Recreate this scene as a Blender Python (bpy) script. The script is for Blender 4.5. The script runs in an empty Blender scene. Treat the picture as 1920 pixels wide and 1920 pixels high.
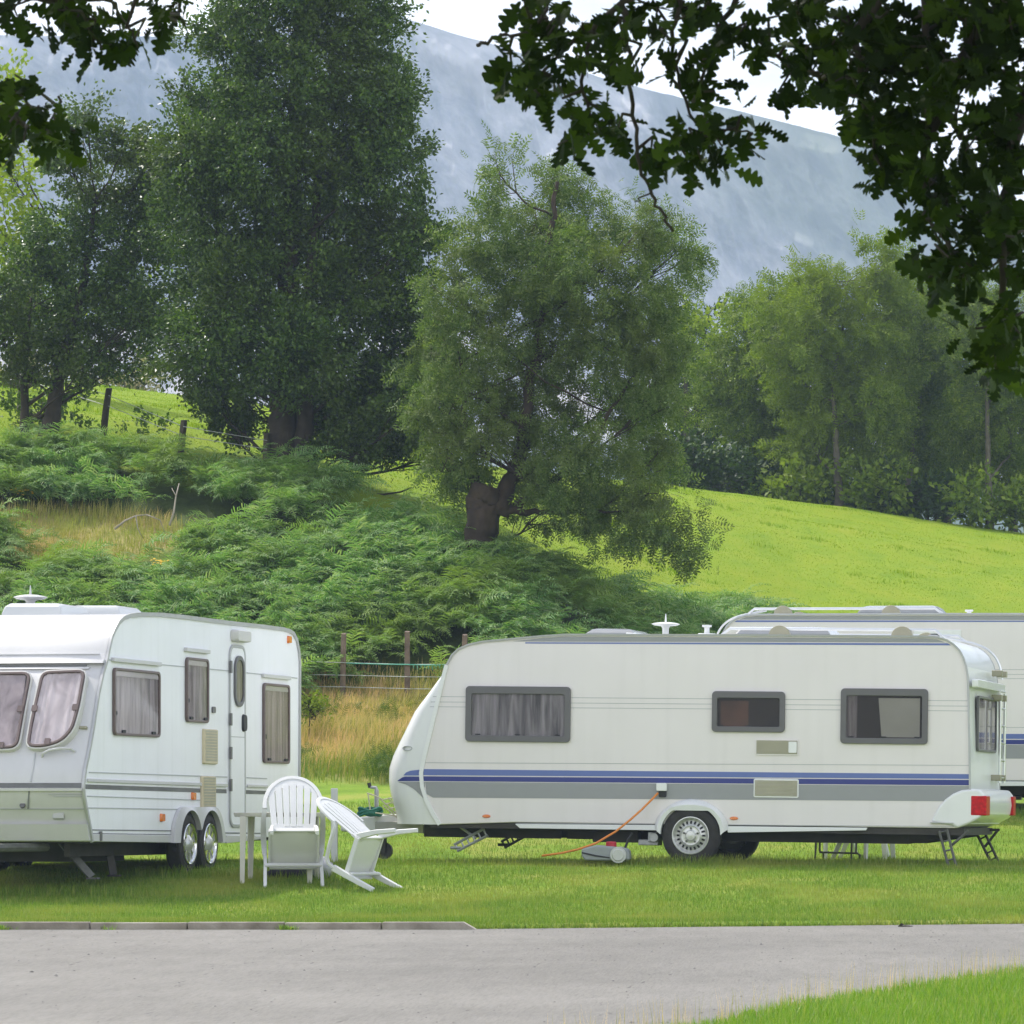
import bpy, bmesh, math, random
SUN_E = 3.4
CLOUD = 12.6
EXPO = 0.49
ROADC = .215
FIELD_L, FIELD_Y = (.205, .29, .012), (.245, .30, .018)
HAZE_C = (.57, .70, 1.0, 1)
HAZE_D = .00037
import numpy as np
from mathutils import Vector, Matrix

R = math.radians
rng = np.random.default_rng(7)
random.seed(7)
scene = bpy.context.scene
COL = scene.collection
F, CX, HY, HC = 8350.0, 1700.0, 1530.0, 0.55      # focal length and principal point (1920 px frame), eye height


def P(px, py, Y):
    return np.array([(px - CX) / F * Y, Y, HC - (py - HY) / F * Y])


# ------------------------------------------------------------------ materials
def new_mat(name):
    m = bpy.data.materials.new(name)
    m.use_nodes = True
    nt = m.node_tree
    return m, nt, nt.nodes['Principled BSDF'], nt.nodes['Material Output']


def mat(name, col, rough=.5, metal=0., var=.06, scale=6., spec=.5, bump=0., bscale=40., dirt=None, coat=0., streak=0.):
    m, nt, b, out = new_mat(name)
    b.inputs['Roughness'].default_value = rough
    b.inputs['Metallic'].default_value = metal
    b.inputs['Specular IOR Level'].default_value = spec
    if coat:
        b.inputs['Coat Weight'].default_value = coat
        b.inputs['Coat Roughness'].default_value = .08
    tc = nt.nodes.new('ShaderNodeTexCoord')
    n = nt.nodes.new('ShaderNodeTexNoise')
    n.inputs['Scale'].default_value = scale
    n.inputs['Detail'].default_value = 6
    nt.links.new(tc.outputs['Object'], n.inputs['Vector'])
    rp = nt.nodes.new('ShaderNodeValToRGB')
    rp.color_ramp.elements[0].position = .3
    rp.color_ramp.elements[1].position = .7
    d = [c * (1 - var) for c in col] if dirt is None else dirt
    rp.color_ramp.elements[0].color = (*d, 1)
    rp.color_ramp.elements[1].color = (*[min(1, c * (1 + var)) for c in col], 1)
    nt.links.new(n.outputs['Fac'], rp.inputs['Fac'])
    cout = rp.outputs['Color']
    if streak:                                    # rain streaks and road film
        for sc_, lo, hi, amt, tint in (((9, 9, .5), .50, .72, streak, (.55, .56, .50)), ((1.6, 1.6, 2.2), .48, .75, streak * .8, (.62, .60, .54))):
            mp = nt.nodes.new('ShaderNodeMapping')
            mp.inputs['Scale'].default_value = sc_
            nt.links.new(tc.outputs['Object'], mp.inputs['Vector'])
            n3 = nt.nodes.new('ShaderNodeTexNoise')
            n3.inputs['Scale'].default_value = 1
            n3.inputs['Detail'].default_value = 6
            nt.links.new(mp.outputs['Vector'], n3.inputs['Vector'])
            mr = nt.nodes.new('ShaderNodeMapRange')
            mr.inputs['From Min'].default_value = lo
            mr.inputs['From Max'].default_value = hi
            mr.inputs['To Max'].default_value = amt
            nt.links.new(n3.outputs['Fac'], mr.inputs['Value'])
            mx = nt.nodes.new('ShaderNodeMixRGB')
            mx.blend_type = 'MULTIPLY'
            mx.inputs[2].default_value = (*tint, 1)
            nt.links.new(mr.outputs['Result'], mx.inputs[0])
            nt.links.new(cout, mx.inputs[1])
            cout = mx.outputs[0]
    nt.links.new(cout, b.inputs['Base Color'])
    if bump:
        n2 = nt.nodes.new('ShaderNodeTexNoise')
        n2.inputs['Scale'].default_value = bscale
        n2.inputs['Detail'].default_value = 5
        nt.links.new(tc.outputs['Object'], n2.inputs['Vector'])
        bp = nt.nodes.new('ShaderNodeBump')
        bp.inputs['Strength'].default_value = bump
        bp.inputs['Distance'].default_value = .02
        nt.links.new(n2.outputs['Fac'], bp.inputs['Height'])
        nt.links.new(bp.outputs['Normal'], b.inputs['Normal'])
    return m


def leafmat(name, cols, trans=.35, rough=.5, spec=.35, patch=None, pscale=.25, tcol=None):
    """per-leaf random colour ramp, optional large-scale patch colour, translucent"""
    m, nt, b, out = new_mat(name)
    g = nt.nodes.new('ShaderNodeNewGeometry')
    rp = nt.nodes.new('ShaderNodeValToRGB')
    els = rp.color_ramp.elements
    while len(els) < len(cols):
        els.new(.5)
    for i, c in enumerate(cols):
        els[i].position = i / max(1, len(cols) - 1)
        els[i].color = (*c, 1)
    nt.links.new(g.outputs['Random Per Island'], rp.inputs['Fac'])
    colout = rp.outputs['Color']
    if patch is not None:
        n = nt.nodes.new('ShaderNodeTexNoise')
        n.inputs['Scale'].default_value = pscale
        n.inputs['Detail'].default_value = 3
        nt.links.new(g.outputs['Position'], n.inputs['Vector'])
        r2 = nt.nodes.new('ShaderNodeValToRGB')
        r2.color_ramp.elements[0].position = .45
        r2.color_ramp.elements[1].position = .68
        r2.color_ramp.elements[1].color = (.85, .85, .85, 1)
        nt.links.new(n.outputs['Fac'], r2.inputs['Fac'])
        mx = nt.nodes.new('ShaderNodeMixRGB')
        mx.inputs[2].default_value = (*patch, 1)
        nt.links.new(r2.outputs['Color'], mx.inputs[0])
        nt.links.new(colout, mx.inputs[1])
        colout = mx.outputs[0]
    nt.links.new(colout, b.inputs['Base Color'])
    b.inputs['Roughness'].default_value = rough
    b.inputs['Specular IOR Level'].default_value = spec
    if trans > 0:
        t = nt.nodes.new('ShaderNodeBsdfTranslucent')
        gm = nt.nodes.new('ShaderNodeMixRGB')
        gm.blend_type = 'MULTIPLY'
        gm.inputs[0].default_value = 1
        gm.inputs[2].default_value = (*(tcol or (1.15, 1.25, .6)), 1)
        nt.links.new(colout, gm.inputs[1])
        nt.links.new(gm.outputs[0], t.inputs['Color'])
        ms = nt.nodes.new('ShaderNodeMixShader')
        ms.inputs[0].default_value = trans
        nt.links.new(b.outputs[0], ms.inputs[1])
        nt.links.new(t.outputs[0], ms.inputs[2])
        nt.links.new(ms.outputs[0], out.inputs['Surface'])
    return m


def glassmat(name, tint, rough=.05, ior=1.42):
    """acrylic pane: partly see-through, tinted, glossy"""
    m, nt, b, out = new_mat(name)
    nt.nodes.remove(b)
    t = nt.nodes.new('ShaderNodeBsdfTransparent')
    t.inputs['Color'].default_value = (*tint, 1)
    g = nt.nodes.new('ShaderNodeBsdfGlossy')
    g.inputs['Roughness'].default_value = rough
    g.inputs['Color'].default_value = (.9, .9, .9, 1)
    f = nt.nodes.new('ShaderNodeFresnel')
    f.inputs['IOR'].default_value = ior
    ms = nt.nodes.new('ShaderNodeMixShader')
    gg = nt.nodes.new('ShaderNodeNewGeometry')
    iv = nt.nodes.new('ShaderNodeMath')
    iv.operation = 'SUBTRACT'
    iv.inputs[0].default_value = 1
    nt.links.new(gg.outputs['Backfacing'], iv.inputs[1])
    mu = nt.nodes.new('ShaderNodeMath')
    mu.operation = 'MULTIPLY'
    nt.links.new(f.outputs[0], mu.inputs[0])
    nt.links.new(iv.outputs[0], mu.inputs[1])
    nt.links.new(mu.outputs[0], ms.inputs[0])
    nt.links.new(t.outputs[0], ms.inputs[1])
    nt.links.new(g.outputs[0], ms.inputs[2])
    nt.links.new(ms.outputs[0], out.inputs['Surface'])
    return m


# ------------------------------------------------------------------ mesh builder
def rrect(x0, x1, z0, z1, r, n=5):
    pts = []
    for cx, cz, a0 in ((x1 - r, z0 + r, -90), (x1 - r, z1 - r, 0), (x0 + r, z1 - r, 90), (x0 + r, z0 + r, 180)):
        for k in range(n + 1):
            a = R(a0 + 90 * k / n)
            pts.append((cx + r * math.cos(a), cz + r * math.sin(a)))
    return pts


class Plane:
    """plane frame in the world: point o, in-plane axes ax, ay, outward normal an"""
    def __init__(s, o, ax, ay, an):
        s.o, s.ax, s.ay, s.an = [np.array(v, float) for v in (o, ax, ay, an)]

    def un(s, px, py, d=0.):
        ray = np.array([(px - CX) / F, 1., -(py - HY) / F])
        e = np.array([0, 0, HC])
        n = np.cross(s.ax, s.ay)
        o = s.o + s.an * d
        t = n.dot(o - e) / n.dot(ray)
        q = e + ray * t - o
        A = np.stack([s.ax, s.ay], 1)
        return tuple(np.linalg.lstsq(A, q, rcond=None)[0])

    def at(s, a, b, d=0.):
        return s.o + s.ax * a + s.ay * b + s.an * d


WORLD = Plane((0, 0, 0), (1, 0, 0), (0, 0, 1), (0, -1, 0))


class MB:
    def __init__(s):
        s.v, s.f = [], []

    def add(s, vs, fs):
        k = len(s.v)
        s.v += [tuple(map(float, p)) for p in vs]
        s.f += [tuple(i + k for i in f) for f in fs]
        return s

    def prism(s, poly, d0, d1, pl=WORLD, taper=0.):
        n = len(poly)
        if taper:
            cx = sum(p[0] for p in poly) / n
            cy = sum(p[1] for p in poly) / n
            p1 = []
            for a, b in poly:
                L = math.hypot(a - cx, b - cy) or 1
                p1.append((a - (a - cx) / L * taper, b - (b - cy) / L * taper))
        else:
            p1 = poly
        vs = [pl.at(a, b, d0) for a, b in poly] + [pl.at(a, b, d1) for a, b in p1]
        fs = [tuple(range(n - 1, -1, -1)), tuple(range(n, 2 * n))]
        fs += [(i, (i + 1) % n, (i + 1) % n + n, i + n) for i in range(n)]
        return s.add(vs, fs)

    def ring(s, outer, inner, d0, d1, pl=WORLD):
        n = len(outer)
        vs = []
        for poly, d in ((outer, d0), (outer, d1), (inner, d1), (inner, d0)):
            vs += [pl.at(a, b, d) for a, b in poly]
        fs = []
        for q in range(4):
            for i in range(n):
                j = (i + 1) % n
                fs.append((q * n + i, q * n + j, ((q + 1) % 4) * n + j, ((q + 1) % 4) * n + i))
        return s.add(vs, fs)

    def box(s, x0, x1, y0, y1, z0, z1):
        vs = [(x, y, z) for x in (x0, x1) for y in (y0, y1) for z in (z0, z1)]
        return s.add(vs, [(0, 1, 3, 2), (4, 6, 7, 5), (0, 4, 5, 1), (2, 3, 7, 6), (0, 2, 6, 4), (1, 5, 7, 3)])

    def tube(s, pts, r, n=8, caps=True):
        pts = [np.array(p, float) for p in pts]
        rs = r if hasattr(r, '__len__') else [r] * len(pts)
        vs, fs = [], []
        prev = None
        for i, p in enumerate(pts):
            d = pts[min(i + 1, len(pts) - 1)] - pts[max(i - 1, 0)]
            d = d / (np.linalg.norm(d) or 1)
            if prev is None:
                h = np.array([0, 0, 1.]) if abs(d[2]) < .9 else np.array([1., 0, 0])
                a = np.cross(d, h)
            else:
                a = prev - d * prev.dot(d)
            a = a / (np.linalg.norm(a) or 1)
            prev = a
            b = np.cross(d, a)
            for k in range(n):
                t = 2 * math.pi * k / n
                vs.append(p + (a * math.cos(t) + b * math.sin(t)) * rs[i])
        for i in range(len(pts) - 1):
            for k in range(n):
                k2 = (k + 1) % n
                fs.append((i * n + k, i * n + k2, (i + 1) * n + k2, (i + 1) * n + k))
        if caps:
            fs.append(tuple(range(n - 1, -1, -1)))
            m = (len(pts) - 1) * n
            fs.append(tuple(range(m, m + n)))
        return s.add(vs, fs)

    def band(s, pts, side, w, t):
        """flat strap swept along pts; side = lateral axis, w wide, t thick"""
        pts = [np.array(p, float) for p in pts]
        side = np.array(side, float)
        ws = w if hasattr(w, '__len__') else [w] * len(pts)
        vs, fs = [], []
        for i, p in enumerate(pts):
            d = pts[min(i + 1, len(pts) - 1)] - pts[max(i - 1, 0)]
            d /= np.linalg.norm(d)
            sd = side - d * side.dot(d)
            sd /= np.linalg.norm(sd)
            nn = np.cross(d, sd)
            h = ws[i] / 2
            for a, b in ((-1, -.5), (-.8, .5), (.8, .5), (1, -.5)):
                vs.append(p + sd * h * a + nn * t * b)
        for i in range(len(pts) - 1):
            for k in range(4):
                k2 = (k + 1) % 4
                fs.append((i * 4 + k, i * 4 + k2, i * 4 + 4 + k2, i * 4 + 4 + k))
        fs += [(3, 2, 1, 0), tuple(range(len(pts) * 4 - 4, len(pts) * 4))]
        return s.add(vs, fs)

    def lathe(s, prof, o, ax, n=32):
        """prof = [(radius, height)] round axis ax from o"""
        o = np.array(o, float)
        ax = np.array(ax, float)
        ax /= np.linalg.norm(ax)
        h = np.array([0, 0, 1.]) if abs(ax[2]) < .9 else np.array([1., 0, 0])
        a = np.cross(ax, h)
        a /= np.linalg.norm(a)
        b = np.cross(ax, a)
        vs, fs = [], []
        for r, z in prof:
            for k in range(n):
                t = 2 * math.pi * k / n
                vs.append(o + ax * z + (a * math.cos(t) + b * math.sin(t)) * r)
        for i in range(len(prof) - 1):
            for k in range(n):
                k2 = (k + 1) % n
                fs.append((i * n + k, i * n + k2, (i + 1) * n + k2, (i + 1) * n + k))
        return s.add(vs, fs)

    def build(s, name, material, parent=None, bevel=0., sharp=35., root=None):
        me = bpy.data.meshes.new(name)
        vs = np.array(s.v)
        top = root if root is not None else parent
        while top is not None and top.parent is not None:
            top = top.parent
        if top is not None:
            Mi = np.array(top.matrix_basis.inverted())
            vs = vs @ Mi[:3, :3].T + Mi[:3, 3]
        me.from_pydata(vs.tolist(), [], s.f)
        bm = bmesh.new()
        bm.from_mesh(me)
        bmesh.ops.recalc_face_normals(bm, faces=bm.faces)
        bm.to_mesh(me)
        bm.free()
        me.materials.append(material)
        for p in me.polygons:
            p.use_smooth = True
        me.set_sharp_from_angle(angle=R(sharp))
        o = bpy.data.objects.new(name, me)
        COL.objects.link(o)
        if parent is not None:
            o.parent = parent
        if bevel:
            md = o.modifiers.new('edge', 'BEVEL')
            md.width = bevel
            md.segments = 3
            md.limit_method = 'ANGLE'
            md.angle_limit = R(40)
            md.harden_normals = True
        return o


def raw(name, vs, fs, material, parent=None, smooth=False, attr=None):
    """fast mesh from arrays; fs is (M,k)"""
    vs = np.asarray(vs, np.float32)
    fs = np.asarray(fs, np.int32)
    me = bpy.data.meshes.new(name)
    M, k = fs.shape
    me.vertices.add(len(vs))
    me.vertices.foreach_set('co', vs.ravel())
    me.loops.add(M * k)
    me.loops.foreach_set('vertex_index', fs.ravel())
    me.polygons.add(M)
    me.polygons.foreach_set('loop_start', np.arange(M, dtype=np.int32) * k)
    me.polygons.foreach_set('loop_total', np.full(M, k, np.int32))
    me.polygons.foreach_set('use_smooth', np.full(M, smooth))
    if attr is not None:
        a = me.color_attributes.new('zone', 'FLOAT_COLOR', 'POINT')
        a.data.foreach_set('color', np.asarray(attr, np.float32).ravel())
    me.update(calc_edges=True)
    me.materials.append(material)
    o = bpy.data.objects.new(name, me)
    COL.objects.link(o)
    if parent is not None:
        o.parent = parent
    return o


def tag(o, label=None, cat=None, group=None, kind=None):
    if label:
        o['label'] = label
    if cat:
        o['category'] = cat
    if group:
        o['group'] = group
    if kind:
        o['kind'] = kind
    return o


def thing(name, label, cat, M=None, group=None):
    o = bpy.data.objects.new(name, None)
    COL.objects.link(o)
    o.empty_display_size = .2
    if M is not None:
        if not isinstance(M, Matrix):
            M = Matrix.Translation(Vector([float(c) for c in M]))
        o.matrix_basis = M
    return tag(o, label, cat, group)


def copy_tree(o, parent=None):
    c = o.copy()
    COL.objects.link(c)
    c.parent = parent
    for ch in list(o.children):
        copy_tree(ch, c)
    return c


def stamp(tv, tf, pos, ax, ay, az, scale):
    """instances of a template: local axes ax, ay, az (N,3), scale (N,) or (N,3)"""
    N, T = len(pos), len(tv)
    sc = np.asarray(scale, float)
    if sc.ndim == 1:
        sc = np.repeat(sc[:, None], 3, 1)
    t = tv[None] * sc[:, None, :]
    vs = pos[:, None] + t[..., 0:1] * ax[:, None] + t[..., 1:2] * ay[:, None] + t[..., 2:3] * az[:, None]
    fs = tf[None] + (np.arange(N) * T)[:, None, None]
    return vs.reshape(-1, 3), fs.reshape(-1, tf.shape[1])


def nrm(a):
    return a / np.maximum(np.linalg.norm(a, axis=-1, keepdims=True), 1e-9)


def hashnoise(x, y, seed=0):
    """smooth value noise, vectorised"""
    def h(i, j):
        v = np.sin(i * 127.1 + j * 311.7 + seed * 74.7) * 43758.5453
        return v - np.floor(v)
    xi, yi = np.floor(x), np.floor(y)
    xf, yf = x - xi, y - yi
    u, w = xf * xf * (3 - 2 * xf), yf * yf * (3 - 2 * yf)
    return (h(xi, yi) * (1 - u) + h(xi + 1, yi) * u) * (1 - w) + (h(xi, yi + 1) * (1 - u) + h(xi + 1, yi + 1) * u) * w


def fbm(x, y, seed=0, oct=4):
    s, a, t = 0, 1., 0
    for k in range(oct):
        s = s + a * hashnoise(x * 2 ** k, y * 2 ** k, seed + k)
        t += a
        a *= .5
    return s / t - .5


# ------------------------------------------------------------------ terrain
TY = np.array([-60, 0, 28, 42, 43.5, 50, 53.8, 57, 62, 66, 70, 75, 80, 90, 100, 110, 120, 140, 200, 500, 1000, 1500, 2200.])
NEAR = [-1.3, -1.05, -.76, -.53, -.51, 0.0, .0]
FAR = [9.5, 9, 15, 30, 30]
TC = np.array([-400, 0, 530, 900, 1250, 1500, 1920, 2400.])
TZ = np.array([NEAR + r + FAR for r in (
    [.60, 1.35, 2.5, 4.3, 6.6, 8.2, 9.5, 10.6, 11.8, 12.4, 13.5],
    [.60, 1.30, 2.4, 4.2, 6.4, 7.9, 9.2, 10.3, 11.5, 12.2, 13.2],
    [.60, 1.30, 2.3, 4.2, 6.40, 7.3, 8.4, 9.5, 10.6, 11.2, 12.0],
    [.60, 1.20, 2.2, 4.3, 5.55, 6.2, 7.2, 8.2, 9.2, 9.8, 10.4],
    [.60, 1.10, 1.9, 3.0, 3.90, 4.7, 6.3, 7.8, 8.8, 9.3, 9.8],
    [.58, 1.00, 1.5, 2.3, 3.30, 4.1, 5.7, 7.2, 8.35, 8.7, 9.3],
    [.55, .90, 1.3, 1.9, 2.80, 3.6, 5.1, 6.3, 7.55, 8.0, 8.5],
    [.50, .80, 1.1, 1.6, 2.40, 3.1, 4.5, 5.6, 6.8, 7.2, 7.8])])


def yhigh(X):
    """far edge of the road"""
    X = np.asarray(X, float)
    return 42 + np.clip((X + 4.1) / 5.3, 0, 3) * 1.35


def yverge(X):
    """near edge of the road (verge side)"""
    X = np.asarray(X, float)
    return np.interp(X, [-30, -9, -1.24, -.38, .9, 1.6, 2.8, 5, 30], [3.5, 6, 26.9, 30.6, 33.6, 35.0, 36.4, 37.5, 38])


def tz(X, Y):
    X = np.asarray(X, float)
    Y = np.asarray(Y, float)
    px = CX + F * X / np.maximum(Y, 30)
    c = np.clip((np.searchsorted(TC, px) - 1), 0, len(TC) - 2)
    t = np.clip((px - TC[c]) / (TC[c + 1] - TC[c]), 0, 1)
    zs = np.stack([np.interp(Y, TY, TZ[k]) for k in range(len(TC))], 0)
    flat = zs.reshape(len(TC), -1)
    cf, tf_ = c.ravel(), t.ravel()
    idx = np.arange(flat.shape[1])
    z = (flat[cf, idx] * (1 - tf_) + flat[cf + 1, idx] * tf_).reshape(X.shape)
    amp = np.interp(Y, [56, 64, 70, 80, 200, 900], [0, .12, .3, .25, .4, 3])
    z = z + amp * fbm(X * .3, Y * .3, 3)
    up = np.clip((Y - yhigh(X)) / .12, 0, 1) * .055 * np.clip((46 - Y) / 3, 0, 1)
    return z + up


def ground(px, Y):
    X = (px - CX) / F * Y
    return np.array([X, Y, float(tz(np.array([X]), np.array([Y]))[0])])


# ------------------------------------------------------------------ camera, light, sky
cam_d = bpy.data.cameras.new('camera')
cam_d.sensor_width = 36
cam_d.lens = F / 1920 * 36
cam_d.shift_x = -(CX - 960) / 1920
cam_d.shift_y = (HY - 960) / 1920
cam_d.clip_start = .1
cam_d.clip_end = 6000
cam = bpy.data.objects.new('camera', cam_d)
COL.objects.link(cam)
cam.location = (0, 0, HC)
cam.rotation_euler = (R(90), 0, 0)
scene.camera = cam
cam_d.dof.use_dof = True
cam_d.dof.focus_distance = 52
cam_d.dof.aperture_fstop = 26

SUN = np.array([-.44, .33, .84])
SUN /= np.linalg.norm(SUN)
sd = bpy.data.lights.new('sun', 'SUN')
sd.energy = SUN_E
sd.angle = R(1.0)
sd.color = (1, .96, .88)
so = bpy.data.objects.new('sun', sd)
COL.objects.link(so)
so.rotation_euler = Vector(SUN).to_track_quat('Z', 'Y').to_euler()

w = bpy.data.worlds.new('World')
scene.world = w
w.use_nodes = True
nt = w.node_tree
bg = nt.nodes['Background']
sky = nt.nodes.new('ShaderNodeTexSky')
sky.sky_type = 'NISHITA'
sky.sun_disc = False
sky.sun_elevation = math.asin(SUN[2])
sky.sun_rotation = math.atan2(SUN[0], SUN[1])
sky.altitude = 200
sky.dust_density = 3
sky.ozone_density = 1
tc = nt.nodes.new('ShaderNodeTexCoord')
mp = nt.nodes.new('ShaderNodeMapping')
mp.inputs['Scale'].default_value = (6, 6, 14)
nz = nt.nodes.new('ShaderNodeTexNoise')
nz.inputs['Scale'].default_value = 1.3
nz.inputs['Detail'].default_value = 7
nz.inputs['Roughness'].default_value = .55
rp = nt.nodes.new('ShaderNodeValToRGB')
rp.color_ramp.elements[0].position = .30
rp.color_ramp.elements[0].color = (.55, .55, .55, 1)
rp.color_ramp.elements[1].position = .62
rp.color_ramp.elements[1].color = (1, 1, 1, 1)
nt.links.new(tc.outputs['Generated'], mp.inputs['Vector'])
nt.links.new(mp.outputs['Vector'], nz.inputs['Vector'])
nt.links.new(nz.outputs['Fac'], rp.inputs['Fac'])
mx = nt.nodes.new('ShaderNodeMixRGB')
n2_ = nt.nodes.new('ShaderNodeTexNoise')
n2_.inputs['Scale'].default_value = 2.6
n2_.inputs['Detail'].default_value = 6
nt.links.new(mp.outputs['Vector'], n2_.inputs['Vector'])
r2_ = nt.nodes.new('ShaderNodeValToRGB')         # grey undersides and bright tops of the clouds
r2_.color_ramp.elements[0].position = .36
r2_.color_ramp.elements[0].color = (.66, .68, .71, 1)
r2_.color_ramp.elements[1].position = .66
r2_.color_ramp.elements[1].color = (1, 1, 1, 1)
nt.links.new(n2_.outputs['Fac'], r2_.inputs['Fac'])
mc_ = nt.nodes.new('ShaderNodeMixRGB')
mc_.blend_type = 'MULTIPLY'
mc_.inputs[0].default_value = 1
mc_.inputs[2].default_value = (CLOUD * .97, CLOUD * .985, CLOUD, 1)
nt.links.new(r2_.outputs['Color'], mc_.inputs[1])
nt.links.new(mc_.outputs[0], mx.inputs[2])
sx_ = nt.nodes.new('ShaderNodeSeparateXYZ')
nt.links.new(tc.outputs['Generated'], sx_.inputs[0])
mr = nt.nodes.new('ShaderNodeMapRange')          # cloud thinned towards the unseen zenith to dim light from above
mr.interpolation_type = 'SMOOTHSTEP'
mr.inputs['From Min'].default_value = .30
mr.inputs['From Max'].default_value = .85
mr.inputs['To Min'].default_value = 1.0
mr.inputs['To Max'].default_value = .30
nt.links.new(sx_.outputs['Z'], mr.inputs['Value'])
mm_ = nt.nodes.new('ShaderNodeMath')
mm_.operation = 'MULTIPLY'
nt.links.new(rp.outputs['Color'], mm_.inputs[0])
nt.links.new(mr.outputs['Result'], mm_.inputs[1])
nt.links.new(mm_.outputs[0], mx.inputs[0])
nt.links.new(sky.outputs['Color'], mx.inputs[1])
nt.links.new(mx.outputs[0], bg.inputs['Color'])
bg.inputs['Strength'].default_value = .12

vs = scene.view_settings
scene.display_settings.display_device = 'sRGB'
vs.view_transform = 'Standard'
vs.look = 'None'
vs.exposure = EXPO
vs.gamma = 1
vs.use_curve_mapping = False
cy = scene.cycles
cy.use_denoising = True
cy.max_bounces = 7
cy.transparent_max_bounces = 12
cy.volume_bounces = 1
cy.diffuse_bounces = 3
cy.glossy_bounces = 3
cy.transmission_bounces = 4
cy.use_adaptive_sampling = True
cy.adaptive_threshold = .02


# ------------------------------------------------------------------ ground
def smooth(e0, e1, x):
    t = np.clip((x - e0) / (e1 - e0), 0, 1)
    return t * t * (3 - 2 * t)


def fern_hi(px):
    return np.interp(px, [-400, 0, 150, 300, 420, 530, 640, 780, 900, 960, 1100, 1250, 1380, 1475, 1560],
                     [76.2, 76.0, 75.6, 74.6, 73.9, 74.2, 74.0, 72.2, 70.6, 70.4, 72.5, 75.3, 76.3, 75.8, 70])


def fern_amt(X, Y):
    px = CX + F * X / np.maximum(Y, 30)
    e = 1.2 * fbm(X * .9, Y * .9, 21)
    a = smooth(66.0, 67.0, Y + e + np.where(px < 560, 6, 0)) * (1 - smooth(-.35, .35, Y - fern_hi(px) + e * .5))
    a = a * (1 - smooth(1450, 1500, px))
    hole = ((px - 130) / 210) ** 2 + ((Y - 72.1) / 1.25) ** 2
    hole2 = ((px - 330) / 80) ** 2 + ((Y - 70.3) / .6) ** 2
    a = a * smooth(.75, 1.25, hole + e * .5) * smooth(.75, 1.25, hole2 + e * .5)
    return np.where((Y > 58), a, 0)


def field_amt(X, Y):
    px = CX + F * X / np.maximum(Y, 30)
    lo = np.where(px > 1430, np.interp(px, [1430, 1560], [75, 66]), fern_hi(px))
    return smooth(-.3, .5, Y - lo)


def straw_amt(X, Y):
    px = CX + F * X / np.maximum(Y, 30)
    bank = smooth(59.5, 61.5, Y + 1.5 * fbm(X * .7, Y * .7, 5)) * (1 - smooth(66.0, 67.2, Y))
    bank = bank * (1 - smooth(1300, 1420, px))
    hole = ((px - 130) / 210) ** 2 + ((Y - 72.1) / 1.25) ** 2
    return np.maximum(bank, 1 - smooth(.7, 1.3, hole))


ta = np.concatenate([np.linspace(-1.2, -.26, 14), np.linspace(-.235, .06, 230), np.linspace(.08, 1.2, 18)])
rows = np.concatenate([np.linspace(-40, 38, 40), np.linspace(38.5, 41.5, 7), np.linspace(41.7, 45.5, 60),
                       np.linspace(45.8, 57, 34), np.linspace(57.3, 120, 190), np.linspace(122, 200, 24),
                       np.geomspace(210, 2200, 24)])
TT, YY = np.meshgrid(ta, rows)
XX = TT * np.maximum(YY, 30)
ZZ = tz(XX, YY)
gv = np.stack([XX, YY, ZZ], -1).reshape(-1, 3)
nr, nc = XX.shape
i0 = (np.arange(nr - 1)[:, None] * nc + np.arange(nc - 1)[None]).ravel()
gf = np.stack([i0, i0 + 1, i0 + 1 + nc, i0 + nc], 1)
Xf, Yf = gv[:, 0], gv[:, 1]
zone = np.stack([field_amt(Xf, Yf), straw_amt(Xf, Yf), fern_amt(Xf, Yf), np.ones(len(gv))], 1)

GRASS_D, GRASS_L, GRASS_Y = (.11, .20, .02), (.19, .30, .03), (.33, .34, .075)


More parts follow.
